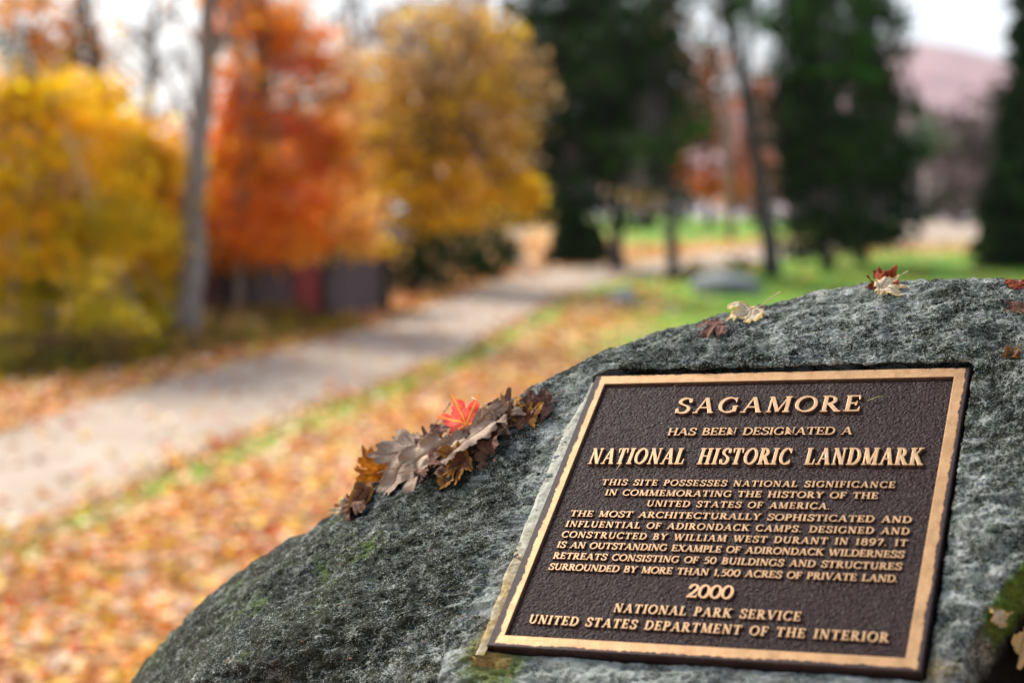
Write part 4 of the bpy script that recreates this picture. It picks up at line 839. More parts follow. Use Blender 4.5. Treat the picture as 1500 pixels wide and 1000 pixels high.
# ------------------------------------------------------------------ trees
def gpt(px, py):
    p = on_ground(px, py); p[2] = gz(p[0], p[1]); return p
def tree(name, label, group, base, trunk, rad, bark, blobs, pal, leaf=.13, dens=1.0, limbs=9, mat=None, Y=None, flat=.5, clump=.34, sub=None, cat='tree'):
    """base pixel of the foot; trunk [(px, py)...] at the foot's distance; blobs (px, py, rx, ry[, palette]) in pixels at that distance"""
    mat = mat or M_LEAF; leaf = leaf * 1.35
    b = gpt(*base) if Y is None else np.append(at(base[0], base[1], Y)[:2], 0)
    if Y is not None: b[2] = gz(b[0], b[1])
    Yb = b[1]; k = Yb / FPX; root = empty(name, tuple(b), label, cat, group)
    pts = [b - [0, 0, .15]] + [at(x, y, Yb + .15 * math.sin(i * 2.1)) for i, (x, y) in enumerate(trunk)]
    n_ = len(pts); P = [np.array(p) for p in pts]; fine_ = []
    for i in range(n_ - 1):
        for f in (0, .5): fine_.append(P[i] * (1 - f) + P[i + 1] * f + (rng.normal(size=3) * .04 if f else 0))
    fine_.append(P[-1]); rs = np.linspace(rad * 1.0, rad * .42, len(fine_)); rs[0] *= 1.35
    mb = MB(); V, F = tube(fine_, rs, 10); mb.add(V, F)
    CV, CC, CS = [], [], []; lim = MB(); limbs = limbs if mat is M_NEEDLE else min(limbs, 4)
    for bl in blobs:
        cx, cy, rx, ry = bl[:4]; pl_ = bl[4] if len(bl) > 4 else pal; dn = bl[5] if len(bl) > 5 else 1.0
        c = at(cx, cy, Yb + rng.uniform(-.3, .3) * rx * k); r = np.array([rx * k, rx * k * .85, ry * k])
        nc = max(6, int(12 + 18 * dn)); d_ = rng.normal(size=(nc, 3)); d_ /= np.linalg.norm(d_, axis=1, keepdims=True)
        cc = c + d_ * r * (rng.uniform(.15, 1.0, (nc, 1)) ** .5) * rng.uniform(.75, 1.45 if mat is not M_NEEDLE else 1.25, (nc, 1))
        for i in range(min(limbs, nc)):
            s_ = fine_[min(len(fine_) - 1, int(len(fine_) * rng.uniform(.45, .98)))]
            tgt = cc[i]; m_ = (s_ + tgt) / 2 + np.array([0, 0, .12 * np.linalg.norm(tgt - s_)]); V, F = tube([s_, m_, tgt], [rad * .26, rad * .16, rad * .06], 5, False); mb.add(V, F)
            for _ in range(2):
                e = tgt + rng.normal(size=3) * r * .35; V, F = tube([m_, (m_ + e) / 2 + [0, 0, .05], e], [rad * .10, rad * .07, rad * .03], 4, False); mb.add(V, F)
        tot = int(dn * dens * 4.4 * math.pi * r[0] * r[2] / (leaf * leaf * .42)); w_ = rng.uniform(.4, 1.6, nc); w_ /= w_.sum(); ci = rng.choice(nc, tot, p=w_)
        cr2 = clump * rng.uniform(.55, 1.3, nc)[ci][:, None]; off = rng.normal(size=(tot, 3)) * r * cr2 * np.array([1, 1, .62])
        CV.append(cc[ci] + off); base_c = np.array(pl_)[rng.integers(0, len(pl_), nc)][ci] 
        mixc = np.array(pl_)[rng.integers(0, len(pl_), tot)]; CC.append(np.clip((base_c * .65 + mixc * .35) * (1 + rng.normal(size=(tot, 1)) * .2), .003, .95)); CS.append(np.full(tot, leaf) * rng.uniform(.7, 1.3, tot))
    o = mb.obj('trunk', bark, root, True); o.matrix_parent_inverse = Matrix.Translation(-Vector(b))
    P_ = np.vstack(CV); P_[:, 2] = np.maximum(P_[:, 2], b[2] + .05); V, F, q_ = leaf_cards(P_, np.concatenate(CS), shape='q', flat=1.6)
    o = link('crown', mesh_np('crown', V, F, mat, fcol=np.repeat(np.vstack(CC), q_, 0)), root); o.matrix_parent_inverse = Matrix.Translation(-Vector(b))
    return root
def conifer(name, label, group, base, top, wpx, pal, Y=None, leaf=.16, dens=1., rad=.14, low=.1, cat='tree', power=.85):
    b = gpt(*base) if Y is None else np.append(at(base[0], base[1], Y)[:2], 0); b[2] = gz(b[0], b[1]); Yb = b[1]; k = Yb / FPX
    root = empty(name, tuple(b), label, cat, group); tp = at(top[0], top[1], Yb); Ht = tp[2] - b[2]
    mb = MB(); V, F = tube([b - [0, 0, .1], b * .5 + tp * .5, tp], [rad * 1.2, rad * .7, .02], 9); mb.add(V, F); CV = []
    nb = int(210 * dens)
    for i in range(nb):
        f = low + (1 - low) * rng.uniform() ** 1.1; p = b + (tp - b) * f; a = rng.uniform(0, 2 * math.pi); L = wpx * k / 2 * (1 - f) ** power * rng.uniform(.65, 1.1) + .12
        e = p + np.array([math.cos(a) * L, math.sin(a) * L, -.22 * L + .1]); m_ = (p + e) / 2 + [0, 0, .08 * L]; V, F = tube([p, m_, e], [.035, .02, .008], 4, False); mb.add(V, F)
        n_ = int(16 + 46 * L / .8 * (.16 / leaf) ** 1.2); s_ = rng.uniform(.12, 1, n_) ** .7; q = p + (e - p) * s_[:, None] + rng.normal(size=(n_, 3)) * np.array([.11, .11, .05]) * (L * .9 + .15) ; q[:, 2] -= np.abs(rng.normal(size=n_)) * .09 * L; CV.append(q)
    o = mb.obj('trunk', M_BARKD, root, True); o.matrix_parent_inverse = Matrix.Translation(-Vector(b))
    P_ = np.vstack(CV); P_[:, 2] = np.maximum(P_[:, 2], b[2] + .05); V, F, q_ = leaf_cards(P_, rng.uniform(.7, 1.3, len(P_)) * leaf * 1.4, shape='q', flat=1.8)
    o = link('crown', mesh_np('crown', V, F, M_NEEDLE, fcol=np.repeat(pick(pal, len(P_), .3), q_, 0)), root); o.matrix_parent_inverse = Matrix.Translation(-Vector(b)); return root

YEL = [(.95, .52, .008), (.95, .64, .010), (.95, .38, .008), (.88, .62, .015), (.70, .52, .02)]; YGR = [(.78, .56, .02), (.50, .45, .02), (.86, .54, .02), (.36, .36, .02)]
ORA = [(.90, .25, .010), (.90, .33, .02), (.88, .19, .01), (.90, .40, .04)]; RED = [(.74, .13, .03), (.72, .18, .05), (.62, .10, .03)]
PEA = [(.86, .42, .12), (.88, .48, .12), (.84, .34, .07), (.84, .50, .04)]; GOL = [(.92, .52, .010), (.94, .58, .015), (.86, .48, .02), (.80, .42, .03)]; BRN = [(.60, .36, .12), (.52, .31, .13), (.66, .40, .12), (.46, .33, .22)]
DGR = [(.008, .026, .004), (.016, .046, .006), (.036, .072, .008), (.006, .016, .004)]; MGR = [(.035, .12, .010), (.06, .16, .012), (.024, .08, .008)]; MAU = [(.13, .085, .09), (.19, .13, .13), (.09, .065, .07)]; SAL = [(.52, .16, .07), (.46, .13, .06), (.58, .22, .08)]
GF = 'autumn trees left of the path'; GD = 'evergreens around the lawn'; GB = 'distant trees behind the path'
tree('yellow_maple', 'yellow maple with slender pale trunk at the far left', GF, (80, 533), [(74, 460), (68, 400), (56, 300), (45, 215), (34, 120), (28, 20)], .115, M_BIRCH,
     [(30, 300, 95, 80, YEL), (10, 130, 60, 30, YEL, .8), (60, 140, 60, 26, YEL, .8), (90, 190, 95, 55, YEL), (20, 180, 70, 60, YEL), (70, 400, 80, 45, YGR), (20, 430, 70, 50, YGR), (150, 330, 75, 60, YGR), (110, 455, 60, 28, YGR, .6), (60, 260, 100, 60, YEL, .9), (130, 330, 60, 50, YEL, .8), (-60, 250, 90, 140, YEL), (40, 480, 70, 30, YGR, .8), (60, 350, 90, 50, YEL), (160, 470, 60, 26, YGR, .6)], YEL, .11, 1.5)
tree('yellow_maple', 'golden yellow maple between the pale trunk and the tall grey trunk', GF, (190, 512), [(188, 440), (182, 340), (176, 240)], .08, M_BARKG,
     [(215, 290, 62, 60, YEL), (170, 235, 70, 42, YEL), (200, 380, 62, 50, YGR), (225, 360, 34, 60, YEL), (150, 430, 70, 36, YGR), (235, 240, 36, 28, YEL), (120, 160, 60, 34, YEL), (225, 250, 34, 50, YEL), (200, 200, 40, 24, YEL, .6), (160, 250, 60, 40, YEL), (220, 450, 50, 30, YGR, .8), (130, 130, 60, 30, YEL + PEA, .5), (230, 200, 30, 30, YEL + ORA, .5)], YEL, .11, 1.5)
tree('tall_maple', 'tall straight grey trunk with sparse orange leaves rising out of the picture', GF, (275, 517), [(277, 440), (284, 350), (291, 250), (297, 170), (302, 80), (306, 0), (310, -90), (314, -180)], .21, M_BARKG,
     [(250, 40, 40, 40, PEA, .06), (355, 60, 30, 50, ORA, .3), (365, -40, 40, 50, ORA, .5)], ORA, .11, .8)
tree('orange_maple', 'bright orange maple right of the tall grey trunk', GF, (352, 487), [(350, 430), (356, 330), (372, 200), (384, 80), (388, -40)], .085, M_BARKG,
     [(345, 285, 58, 80), (405, 240, 70, 55), (440, 300, 64, 55), (380, 340, 72, 44), (350, 180, 40, 60, ORA, .8), (430, 50, 40, 40, ORA, .35), (405, 150, 44, 30, ORA, .6), (430, 180, 50, 26, RED, .6), (385, 120, 22, 22, ORA, .4), (300, 300, 22, 60, YEL, .7), (455, 100, 52, 26, RED, .6), (500, 125, 30, 14, RED, .5), (420, 40, 30, 30, ORA + PEA, .35), (345, 0, 34, 50, ORA, .6), (340, 130, 26, 50, ORA, .7), (385, 70, 28, 50, ORA, .6), (470, 220, 44, 44, ORA + RED, .9), (500, 180, 34, 40, ORA + PEA, .7), (330, 20, 34, 40, ORA, .6), (400, 20, 50, 34, ORA, .5), (330, 220, 30, 60, ORA, .9), (510, 250, 36, 40, PEA, .8), (450, 60, 60, 50, ORA + PEA, .3), (480, 130, 50, 40, PEA + BRN, .4), (350, 20, 60, 40, ORA, .4)], ORA, .11, 1.35)
tree('orange_maple', 'lower peach and orange maple hanging over the roof of the shed', GF, (478, 480), [(480, 430), (484, 360), (488, 300)], .07, M_BARKD,
     [(490, 325, 56, 32, PEA), (450, 365, 40, 20, PEA, .9), (505, 290, 44, 24, PEA, .8), (530, 350, 34, 24, PEA, .9), (415, 368, 40, 20, ORA, .9), (480, 352, 50, 18, PEA, .9), (535, 368, 34, 16, PEA + GOL, .9)], PEA, .11, .9)
tree('golden_maple', 'broad golden maple with branches spread over the path', GF, (612, 428), [(612, 390), (615, 320), (622, 220), (628, 120)], .16, M_BARKD,
     [(640, 255, 64, 60, GOL), (700, 270, 62, 40, GOL), (745, 285, 42, 30, GOL), (590, 270, 58, 50, GOL), (690, 165, 68, 55, BRN + GOL), (600, 170, 72, 60, BRN + GOL, .9), (560, 220, 48, 60, GOL + BRN, .8), (640, 120, 60, 40, BRN, .8), (740, 190, 48, 52, BRN + GOL, .8), (600, 335, 44, 20, GOL, .6), (720, 110, 40, 34, GOL + BRN, .8), (650, 210, 40, 40, GOL), (530, 300, 40, 50, GOL + BRN, .8), (510, 200, 44, 60, BRN + GOL, .7), (770, 280, 30, 30, GOL), (660, 320, 60, 24, GOL, .9), (690, 40, 60, 40, BRN + MAU, .5), (580, 90, 50, 50, BRN + MAU, .55), (770, 140, 34, 60, BRN, .6), (640, 60, 90, 50, BRN + GOL, .5), (560, 140, 60, 50, GOL + BRN, .6), (720, 60, 50, 40, BRN + GOL, .5)], GOL, .14, 1.1)
tree('tall_maple', 'dark trunk with thin brown leaves in the top left corner', GF, (150, 470), [(150, 330), (152, 190), (146, 110), (132, 50), (122, -20), (116, -120)], .14, M_BARKD,
     [(100, 60, 60, 50, BRN + ORA, 1.0), (40, 20, 60, 40, ORA + BRN, 1.0), (60, 95, 60, 30, BRN + YEL, .9), (95, 130, 44, 24, YEL, .8), (20, 70, 34, 34, DGR, .8), (130, 0, 26, 34, BRN, .25)], BRN, .14, .8)
SH = 'dark evergreen shrubs beside the path'
for i, (bx, by, w_, h_, lb) in enumerate([(592, 430, 40, 84, 'dark evergreen shrub right beside the shed'), (642, 424, 46, 96, 'dark evergreen shrub under the golden maple'), (702, 414, 38, 84, 'dark evergreen shrub at the bend of the path'), (742, 399, 20, 50, 'small dark shrub left of the side track')]):
    tree('evergreen_shrub', lb, SH, (bx, by), [(bx, by - h_ * .5)], .04, M_BARKD, [(bx, by - h_ * .5, w_, h_ * .55, DGR)], DGR, .12, 1.5, 4, M_NEEDLE, cat='shrub')
for bx, by, lb in [(1022, 412, 'low dark bush beside the pale rock on the lawn'), (1085, 404, 'low green bush left of the slanting grey trunk')]:
    tree('low_bush', lb, 'low bushes on the lawn edge', (bx, by), [(bx, by - 12)], .03, M_BARKD, [(bx, by - 14, 26, 16, MGR + BRN)], MGR, .10, 1.2, 3, M_NEEDLE, cat='bush')
# evergreens and trunks, middle and right
tree('hemlock', 'dark shaggy hemlock right of the golden maple', GD, (905, 396), [(904, 330), (900, 200), (894, 60), (890, -60)], .20, M_BARKD,
     [(768, 60, 30, 12, DGR, .8), (772, 150, 30, 12, DGR, .8), (765, 215, 26, 12, DGR, .8), (790, 265, 36, 12, DGR, .9), (940, 235, 50, 14, MGR, .9), (840, 30, 60, 20, MGR, .6), (835, 50, 80, 60), (790, 100, 44, 50), (785, 200, 40, 40), (930, 50, 60, 60), (930, 160, 60, 50), (800, 10, 50, 40), (870, 110, 60, 50), (760, 40, 30, 50, DGR, .5), (880, 170, 84, 56), (830, 240, 62, 40), (905, 310, 50, 30, DGR, .7), (820, 310, 40, 26, DGR, .9), (900, 260, 84, 44), (880, -10, 80, 40), (940, 110, 60, 46, DGR, .7), (820, 130, 34, 60), (930, 205, 56, 34, DGR, .8), (845, 300, 36, 24, DGR, .8)], DGR, .17, 1.0, 7, M_NEEDLE)
tree('hemlock', 'dark hemlock with bare lower trunk beside the gravel path', GD, (985, 412), [(984, 360), (980, 280), (972, 160), (966, 40), (962, -60)], .17, M_BARKD,
     [(950, 40, 58, 56), (1000, 190, 46, 44, MGR + DGR, .8), (950, 215, 60, 30, MGR + DGR, .9), (1020, 110, 26, 50, MAU + DGR, .5), (905, 90, 60, 60), (980, 130, 40, 40, DGR, .7), (975, 250, 46, 18, DGR, .6), (985, -20, 60, 40, DGR, .8), (1005, 60, 34, 50, BRN + DGR, .5), (940, 290, 40, 24, DGR + BRN, .7)], DGR, .17, .95, 7, M_NEEDLE)
conifer('young_spruce', 'young dark spruce standing at the fork of the path', GD, (838, 389), (838, 296), 72, DGR, leaf=.13, dens=1.0, rad=.08)
conifer('young_spruce', 'second young dark spruce close behind the hemlock', GD, (870, 384), (868, 330), 50, DGR, leaf=.13, dens=.8, rad=.07)
tree('pine', 'slanting grey pine trunk with green tuft at the top', GD, (1131, 404), [(1127, 350), (1115, 270), (1097, 180), (1082, 100), (1070, 30), (1062, -50)], .24, M_BARKG if False else M_BARKD,
     [(1085, -5, 34, 34, MGR), (1070, -50, 60, 40, MGR), (1100, 30, 26, 24, MGR, .6), (1060, 20, 20, 20, DGR, .5)], MGR, .17, .9, 4, M_NEEDLE)
tree('spruce', 'broad dark spruce filling the space right of the slanting trunk', GD, (1213, 394), [(1212, 330), (1208, 200), (1204, 60), (1202, -60)], .17, M_BARKD,
     [(1200, 330, 56, 40), (1195, 250, 54, 50), (1210, 160, 66, 54), (1205, 70, 58, 56, DGR + MGR), (1210, -10, 66, 44, DGR + MGR), (1175, 180, 34, 60), (1170, 300, 24, 50), (1240, 345, 44, 30), (1160, 250, 22, 60), (1160, 100, 26, 60, DGR, .8), (1132, 40, 26, 12, MGR, .8), (1128, 110, 24, 10, DGR, .8), (1128, 200, 26, 12, DGR, .8), (1130, 290, 28, 12, DGR, .8), (1220, 110, 60, 16, MGR, .7), (1240, 60, 50, 14, MGR, .7), (1190, 365, 46, 18, DGR, .8), (1150, 20, 34, 50, DGR + MGR, .9), (1145, 170, 26, 50, DGR, .9), (1230, 220, 70, 60)], DGR, .16, 1.35, 5, M_NEEDLE)
tree('spruce', 'second dark spruce with drooping right side before the lake', GD, (1262, 387), [(1262, 330), (1260, 200), (1256, 60), (1254, -60)], .15, M_BARKD,
     [(1270, 330, 52, 36), (1275, 250, 48, 46), (1278, 165, 40, 44), (1262, 80, 40, 50, DGR + MGR), (1262, 0, 36, 46, DGR + MGR, .8), (1300, 290, 28, 40, DGR, .8), (1290, 200, 32, 34, MGR, .7), (1240, 300, 40, 50), (1305, 230, 30, 44, DGR + MGR), (1300, 345, 34, 24, DGR, .9), (1290, 120, 30, 44, DGR + MGR, .8), (1290, 30, 32, 44, DGR + MGR, .8), (1318, 280, 26, 40, DGR, .8), (1330, 160, 26, 10, DGR + MGR, .8), (1338, 225, 28, 12, MGR, .8), (1322, 80, 24, 10, MGR, .8), (1332, 320, 30, 12, DGR, .8)], DGR, .16, 1.3, 5, M_NEEDLE)
tree('larch', 'thin pale green larch behind the right side of the spruces', GD, (1345, 330), [(1344, 260), (1342, 180), (1340, 120)], .16, M_BARKD,
     [(1340, 205, 34, 30, [(.12, .17, .10), (.16, .20, .13)], .7), (1345, 170, 24, 24, [(.12, .17, .10)], .5), (1325, 235, 26, 18, MGR, .7)], MGR, .24, .8, 5, M_NEEDLE, Y=62)
conifer('spruce', 'dark spruce at the right edge of the picture', GD, (1536, 394), (1528, -190), 165, DGR, leaf=.17, dens=2.0, rad=.2, low=.02, power=.6)
conifer('spruce', 'dark low spruce behind the one at the right edge', GD, (1485, 375), (1490, 170), 110, DGR, leaf=.2, dens=1.4, rad=.16, low=.02, power=.7)
# distant trees, each with its own crown
far = [
 ('orange_tree', 'salmon orange tree between the hemlock and the slanting trunk', 1040, 300, 74, .34, [(1040, 110, 30, 44, SAL, 1.6), (1052, 180, 34, 44, SAL, 1.7), (1010, 170, 30, 50, SAL + MAU, 1.2), (1080, 235, 34, 50, SAL, 1.8), (1035, 275, 34, 24, ORA, 1.8), (1000, 250, 30, 30, SAL, 1.4)]),
 ('orange_tree', 'dull orange tree just left of the broad spruce', 1105, 310, 82, .36, [(1115, 160, 28, 40, SAL, 1.6), (1120, 240, 32, 48, SAL, 1.7), (1095, 285, 34, 28, SAL + DGR, 1.8)]),
 ('bare_tree', 'mauve grey bare tree behind the dark hemlock', 955, 310, 92, .40, [(950, 160, 60, 70, MAU + SAL, .6), (960, 270, 50, 34, MAU, .9), (910, 40, 60, 60, MAU, .25)]),
 ('bare_tree', 'grey brown bare tree above the golden maple', 640, 320, 78, .34, [(640, 60, 60, 62, BRN + MAU, .55), (600, 30, 44, 50, MAU, .5), (680, 20, 40, 50, MAU, .5), (640, 150, 90, 60, BRN + MAU, .8)]),
 ('bare_tree', 'thin grey tree in the gap between orange and golden maples', 530, 330, 84, .36, [(540, 60, 46, 70, MAU, .22), (520, 170, 60, 60, BRN, .8), (530, 260, 70, 60, BRN + GOL, 1.)]),
 ('brown_tree', 'brown tree far behind the golden maple', 720, 330, 80, .36, [(740, 130, 50, 50, BRN, .7), (730, 230, 70, 60, BRN, 1.), (760, 280, 50, 34, GOL + DGR, .9), (700, 60, 50, 40, MAU + BRN, .5)]),
 ('brown_tree', 'brown tree far behind the shed roof', 440, 345, 66, .30, [(430, 230, 70, 70, BRN + ORA, .9), (450, 120, 60, 50, BRN, .35), (400, 320, 80, 40, DGR + BRN, 1.)]),
 ('dark_pine', 'dark pine far behind the tall grey trunk', 300, 350, 60, .28, [(300, 330, 80, 50, DGR + BRN, 1.), (330, 230, 60, 60, ORA + BRN, .8), (260, 260, 50, 50, YEL, .9)]),
 ('dark_pine', 'dark pine far behind the yellow maples', 120, 350, 58, .28, [(100, 300, 90, 70, YGR + DGR, 1.), (180, 350, 90, 50, DGR + YGR, 1.), (20, 320, 80, 80, YGR + DGR, 1.), (60, 200, 80, 50, YEL + BRN, .9)]),
 ('dark_pine', 'dark pine filling the gap behind the young spruce', 820, 335, 76, .32, [(830, 250, 50, 50, DGR, 1.1), (795, 290, 34, 30, DGR, 1.), (840, 180, 50, 50, DGR, .9), (770, 318, 26, 18, DGR, 1.2), (806, 330, 18, 24, DGR, 1.2)]),
 ('dark_hemlock', 'low dark hemlock behind the evergreen shrubs', 660, 338, 68, .30, [(640, 320, 60, 28, DGR, 1.3), (720, 318, 50, 26, DGR, 1.2), (580, 325, 50, 28, DGR, 1.2), (680, 285, 60, 24, GOL + DGR, .9)]),
 ('dark_hemlock', 'low dark hemlock behind the shed', 470, 350, 60, .28, [(470, 330, 60, 30, DGR + BRN, 1.3), (540, 330, 40, 30, DGR, 1.2), (400, 340, 50, 30, DGR + BRN, 1.2)]),
 ('dark_hemlock', 'low dark hemlock behind the yellow maples', 160, 370, 52, .26, [(200, 380, 70, 40, DGR, 1.3), (90, 390, 70, 40, DGR + YGR, 1.2), (280, 370, 50, 40, DGR, 1.2), (0, 400, 60, 50, DGR + YGR, 1.2)]),
 ('dark_pine', 'dark pine between the hemlock trunks', 955, 330, 70, .30, [(955, 295, 26, 34, DGR, 1.1), (1000, 300, 20, 30, DGR, .9)]),
 ('bare_tree', 'purple grey bare tree in front of the mountain', 1400, 320, 78, .30, [(1400, 235, 32, 40, MAU, 1.1), (1425, 220, 40, 50, MAU, 1.), (1400, 180, 34, 30, MAU, .45), (1425, 285, 50, 34, MAU + DGR, 1.6), (1385, 290, 30, 26, MAU + DGR, .8), (1430, 180, 40, 34, MAU + DGR, .8)]),
 ('bare_tree', 'grey bare tree left of the right-hand spruce', 1448, 325, 72, .30, [(1448, 240, 38, 60, MAU, 1.1), (1450, 160, 28, 34, MAU, .5), (1455, 295, 38, 30, MAU + DGR, 1.6), (1445, 200, 40, 40, MAU + DGR, .9), (1360, 200, 26, 30, MGR + MAU, .7)]),
 ('bare_tree', 'grey bare tree just right of the broad spruces', 1360, 325, 84, .30, [(1350, 200, 30, 26, MAU + MGR, 1.2), (1375, 235, 26, 22, MAU, 1.4), (1335, 310, 26, 14, MAU + DGR, 1.2), (1385, 305, 30, 16, MAU + DGR, 1.4), (1330, 235, 18, 26, MAU + MGR, 1.)]),
 ('brown_tree', 'rusty tree seen between the two dark spruces', 1240, 325, 88, .36, [(1240, 250, 50, 60, DGR + SAL, 1.), (1200, 150, 40, 60, DGR, .8)]),
]
for nm, lb, bx, by, Y_, lf, bl in far:
    tree(nm, lb, GB, (bx, by), [(bx, by - 60), (bx + 2, bl[0][1]), (bx - 2, bl[0][1] - bl[0][3])], .16, M_BARKG if nm == 'bare_tree' else M_BARKD, bl, BRN, lf, .8, 4, M_LEAF if not nm.startswith('dark') else M_NEEDLE, Y=Y_)
for i, (bx, Y_, h_) in enumerate([(765, 78, 12), (700, 66, 13), (1072, 60, 11), (430, 52, 12), (210, 40, 8), (530, 60, 14)]):
    b = at(bx, 300, Y_); b[2] = gz(b[0], b[1]); lean = rng.normal() * .4
    root = empty('bare_tree', tuple(b), ['slim bare trunk behind the golden maple at right', 'slim bare trunk behind the golden maple at left', 'slim bare trunk left of the slanting pine', 'slim bare trunk behind the orange maple', 'slim bare trunk behind the yellow maples', 'slim bare trunk in the gap above the shed'][i], 'tree', GB)
    mb = MB(); V, F = tube([b - [0, 0, .2], b + [lean * .3, 0, h_ * .4], b + [lean, 0, h_ * .8], b + [lean * 1.4, 0, h_ * 1.1]], [.16, .13, .09, .03], 8); mb.add(V, F); mb2 = MB()
    for j in range(26):
        f = rng.uniform(.3, 1.05); p = b + [lean * f, 0, h_ * f]; L = 2.4 * (1.25 - f) * rng.uniform(.6, 1.2); a = rng.uniform(0, 6.28); e = p + np.array([math.cos(a) * L, math.sin(a) * L, L * .7])
        V, F = tube([p, (p + e) / 2 + [0, 0, .1], e], [.05, .03, .012], 5, False); mb2.add(V, F)
        for _ in range(3): m3 = (p + e) / 2 + [0, 0, .1]; e2 = m3 + rng.normal(size=3) * L * .35 + [0, 0, .2 * L]; V, F = tube([m3, e2], [.022, .008], 4, False); mb2.add(V, F)
    for nm, m_ in (('trunk', mb), ('branches', mb2)): o = m_.obj(nm, M_BARKG, root, True); o.matrix_parent_inverse = Matrix.Translation(-Vector(b))

# undergrowth on the bank beyond the path
CV = []; CCx = []
for _ in range(230):
    px_, py_ = rnd.uniform(-60, 520), 0; py_ = rnd.uniform(0, 1) ** .7 * 44 + np.interp(px_, [-60, 0, 150, 250, 400, 520], [545, 535, 522, 500, 478, 452]) - 14
    b = gpt(px_, py_); n_ = int(rng.integers(30, 90)); h_ = rng.uniform(.12, .5) * (1.2 if px_ < 420 else .4); CV.append(b + rng.normal(size=(n_, 3)) * [.22, .22, 0] + np.c_[np.zeros((n_, 2)), rng.uniform(.02, h_, n_)])
    pal_ = [YGR, BRN, [(.26, .26, .04), (.16, .17, .04)], [(.45, .25, .08)], [(.20, .20, .04), (.40, .26, .07)]][rnd.randrange(5)]; CCx.append(pick(pal_, n_) * .7)
P_ = np.vstack(CV); V, F, q_ = leaf_cards(P_, rng.uniform(.05, .11, len(P_)), flat=.9)
tag(link('undergrowth', mesh_np('undergrowth', V, F, M_LEAF, fcol=np.repeat(np.vstack(CCx), q_, 0))), 'low weeds and brambles on the bank under the maples', 'undergrowth', kind='stuff')

# ------------------------------------------------------------------ wooden shed on the left
A = gpt(240, 493); Bq = gpt(566, 455); dv_ = (Bq - A)[:2]; Ls = np.linalg.norm(dv_); ex = np.array([*(dv_ / Ls), 0]); ey = np.array([-ex[1], ex[0], 0]); rz = math.atan2(ex[1], ex[0])
shed = empty('wooden_shed', tuple(A), 'low brown plank shed with red doors behind the autumn trees', 'shed'); inv = Matrix.Translation(-Vector(A))
def sbox(name, s0, s1, z0, z1, dy, th, mat, parent=shed, label=None):
    c = A + ex * (s0 + s1) / 2 + ey * dy + np.array([0, 0, (z0 + z1) / 2 - A[2]]); o = MB().box(c, (s1 - s0, th, z1 - z0), rz).obj(name, mat, parent)
    o.matrix_parent_inverse = inv
    if label: o['label'] = label
    return o
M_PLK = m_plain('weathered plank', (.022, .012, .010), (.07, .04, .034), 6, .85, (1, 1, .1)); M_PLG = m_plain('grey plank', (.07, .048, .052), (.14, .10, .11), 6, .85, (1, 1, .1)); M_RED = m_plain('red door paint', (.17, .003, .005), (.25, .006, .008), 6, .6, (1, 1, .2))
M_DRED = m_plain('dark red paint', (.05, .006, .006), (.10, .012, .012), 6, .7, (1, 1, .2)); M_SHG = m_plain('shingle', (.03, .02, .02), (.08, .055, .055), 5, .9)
Hs = 1.42; k0 = 0.; pw = .215; npk = int(Ls / pw)
def sx(px):                        # distance along the wall seen at picture column px
    d = ray(px, 400); a = np.array([[d[0], -ex[0]], [d[1], -ex[1]]]); return np.linalg.solve(a, A[:2] - CPOS[:2])[1]
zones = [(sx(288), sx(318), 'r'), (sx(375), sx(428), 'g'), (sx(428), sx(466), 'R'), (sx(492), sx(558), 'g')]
for i in range(npk):
    a0 = i * pw; mid = a0 + pw / 2; mt = M_PLK
    z = next((z for z in zones if z[0] - pw * .5 < mid < z[1] + pw * .5), None)
    if z and z[2] in 'rR' and z[0] < mid < z[1]: continue
    if z and z[2] == 'g': mt = M_PLG
    sbox('plank', a0 + .006, a0 + pw - .006, -.1, Hs + rnd.uniform(-.01, .01), rnd.uniform(0, .012), .03, mt)
sbox('back_wall', .02, Ls - .02, -.1, Hs, .08, .06, M_PLK)
for z0_, z1_, kk in zones:
    if kk in 'rR':
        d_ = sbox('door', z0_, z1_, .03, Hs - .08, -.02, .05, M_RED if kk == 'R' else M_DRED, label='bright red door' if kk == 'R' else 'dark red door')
        sbox('handle', z1_ - .12, z1_ - .08, .6, .75, -.06, .04, M_SHG, d_)
for s_ in (.0, sx(342), sx(470), Ls - .1): sbox('post', s_, s_ + .13, -.1, Hs + .02, -.045, .10, M_PLG if s_ == sx(342) else M_PLK)
sbox('end_wall', -.04, .02, -.1, Hs, 1.2, 2.4, M_PLK); sbox('end_wall', Ls - .02, Ls + .04, -.1, Hs, 1.2, 2.4, M_PLK)
nrw = 9
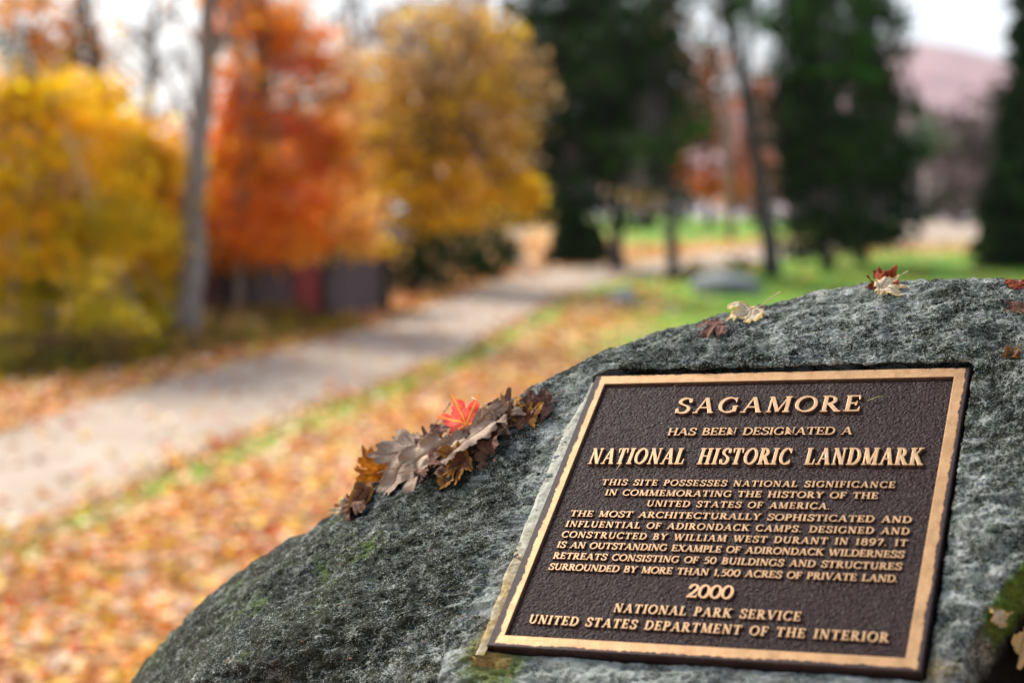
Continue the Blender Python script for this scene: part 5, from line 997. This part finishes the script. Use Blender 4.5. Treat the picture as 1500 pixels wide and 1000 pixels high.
for r_ in range(nrw):
    for side_ in (0, 1):
        f0, f1 = r_ / nrw, (r_ + 1) / nrw; y0_, y1_ = (-.45 + f0 * 1.75, -.45 + f1 * 1.75) if side_ == 0 else (2.85 - f0 * 1.55, 2.85 - f1 * 1.55); z0_, z1_ = Hs + f0 * .95, Hs + f1 * .95
        P = [A + ex * s_ + ey * y + np.array([0, 0, z - A[2]]) for s_, y, z in ((-.3, y0_, z0_), (Ls + .3, y0_, z0_), (Ls + .3, y1_, z1_ - .0), (-.3, y1_, z1_ - .0), (-.3, y0_, z0_ + .05), (Ls + .3, y0_, z0_ + .05), (Ls + .3, y1_, z1_ + .02), (-.3, y1_, z1_ + .02))]
        o = MB().add(P, [(3, 2, 1, 0), (4, 5, 6, 7), (0, 1, 5, 4), (1, 2, 6, 5), (2, 3, 7, 6), (3, 0, 4, 7)]).obj('shingle_course', M_SHG, shed); o.matrix_parent_inverse = inv

# ------------------------------------------------------------------ rocks on the lawn
def rock(px, py, wpx, hpx, label, c1, c2):
    b = gpt(px, py); k = b[1] / FPX; bm = bmesh.new(); bmesh.ops.create_icosphere(bm, subdivisions=4, radius=1)
    co = np.array([v.co[:] for v in bm.verts]); dsp = 1 + .28 * fbm(co * 1.3 + px, 4); co = co * dsp[:, None] * [wpx * k / 2, wpx * k * .4, hpx * k * .75]
    for v, c in zip(bm.verts, co): v.co = c
    me = bpy.data.meshes.new('rock'); bm.to_mesh(me); bm.free(); me.materials.append(m_plain('pale rock', c1, c2, 9)); me.polygons.foreach_set('use_smooth', np.ones(len(me.polygons), bool))
    tag(link('rock', me, None, (b[0], b[1], b[2] + hpx * k * .2)), label, 'rock', 'rocks on the lawn')
rock(1066, 432, 96, 34, 'broad pale grey rock on the lawn below the slanting trunk', (.11, .12, .125), (.22, .235, .24))
rock(911, 448, 44, 26, 'small grey rock beside the bend of the path', (.22, .23, .21), (.36, .36, .33))
rock(16, 512, 40, 40, 'pale rock beneath the yellow maple at the far left', (.36, .38, .44), (.5, .52, .58))
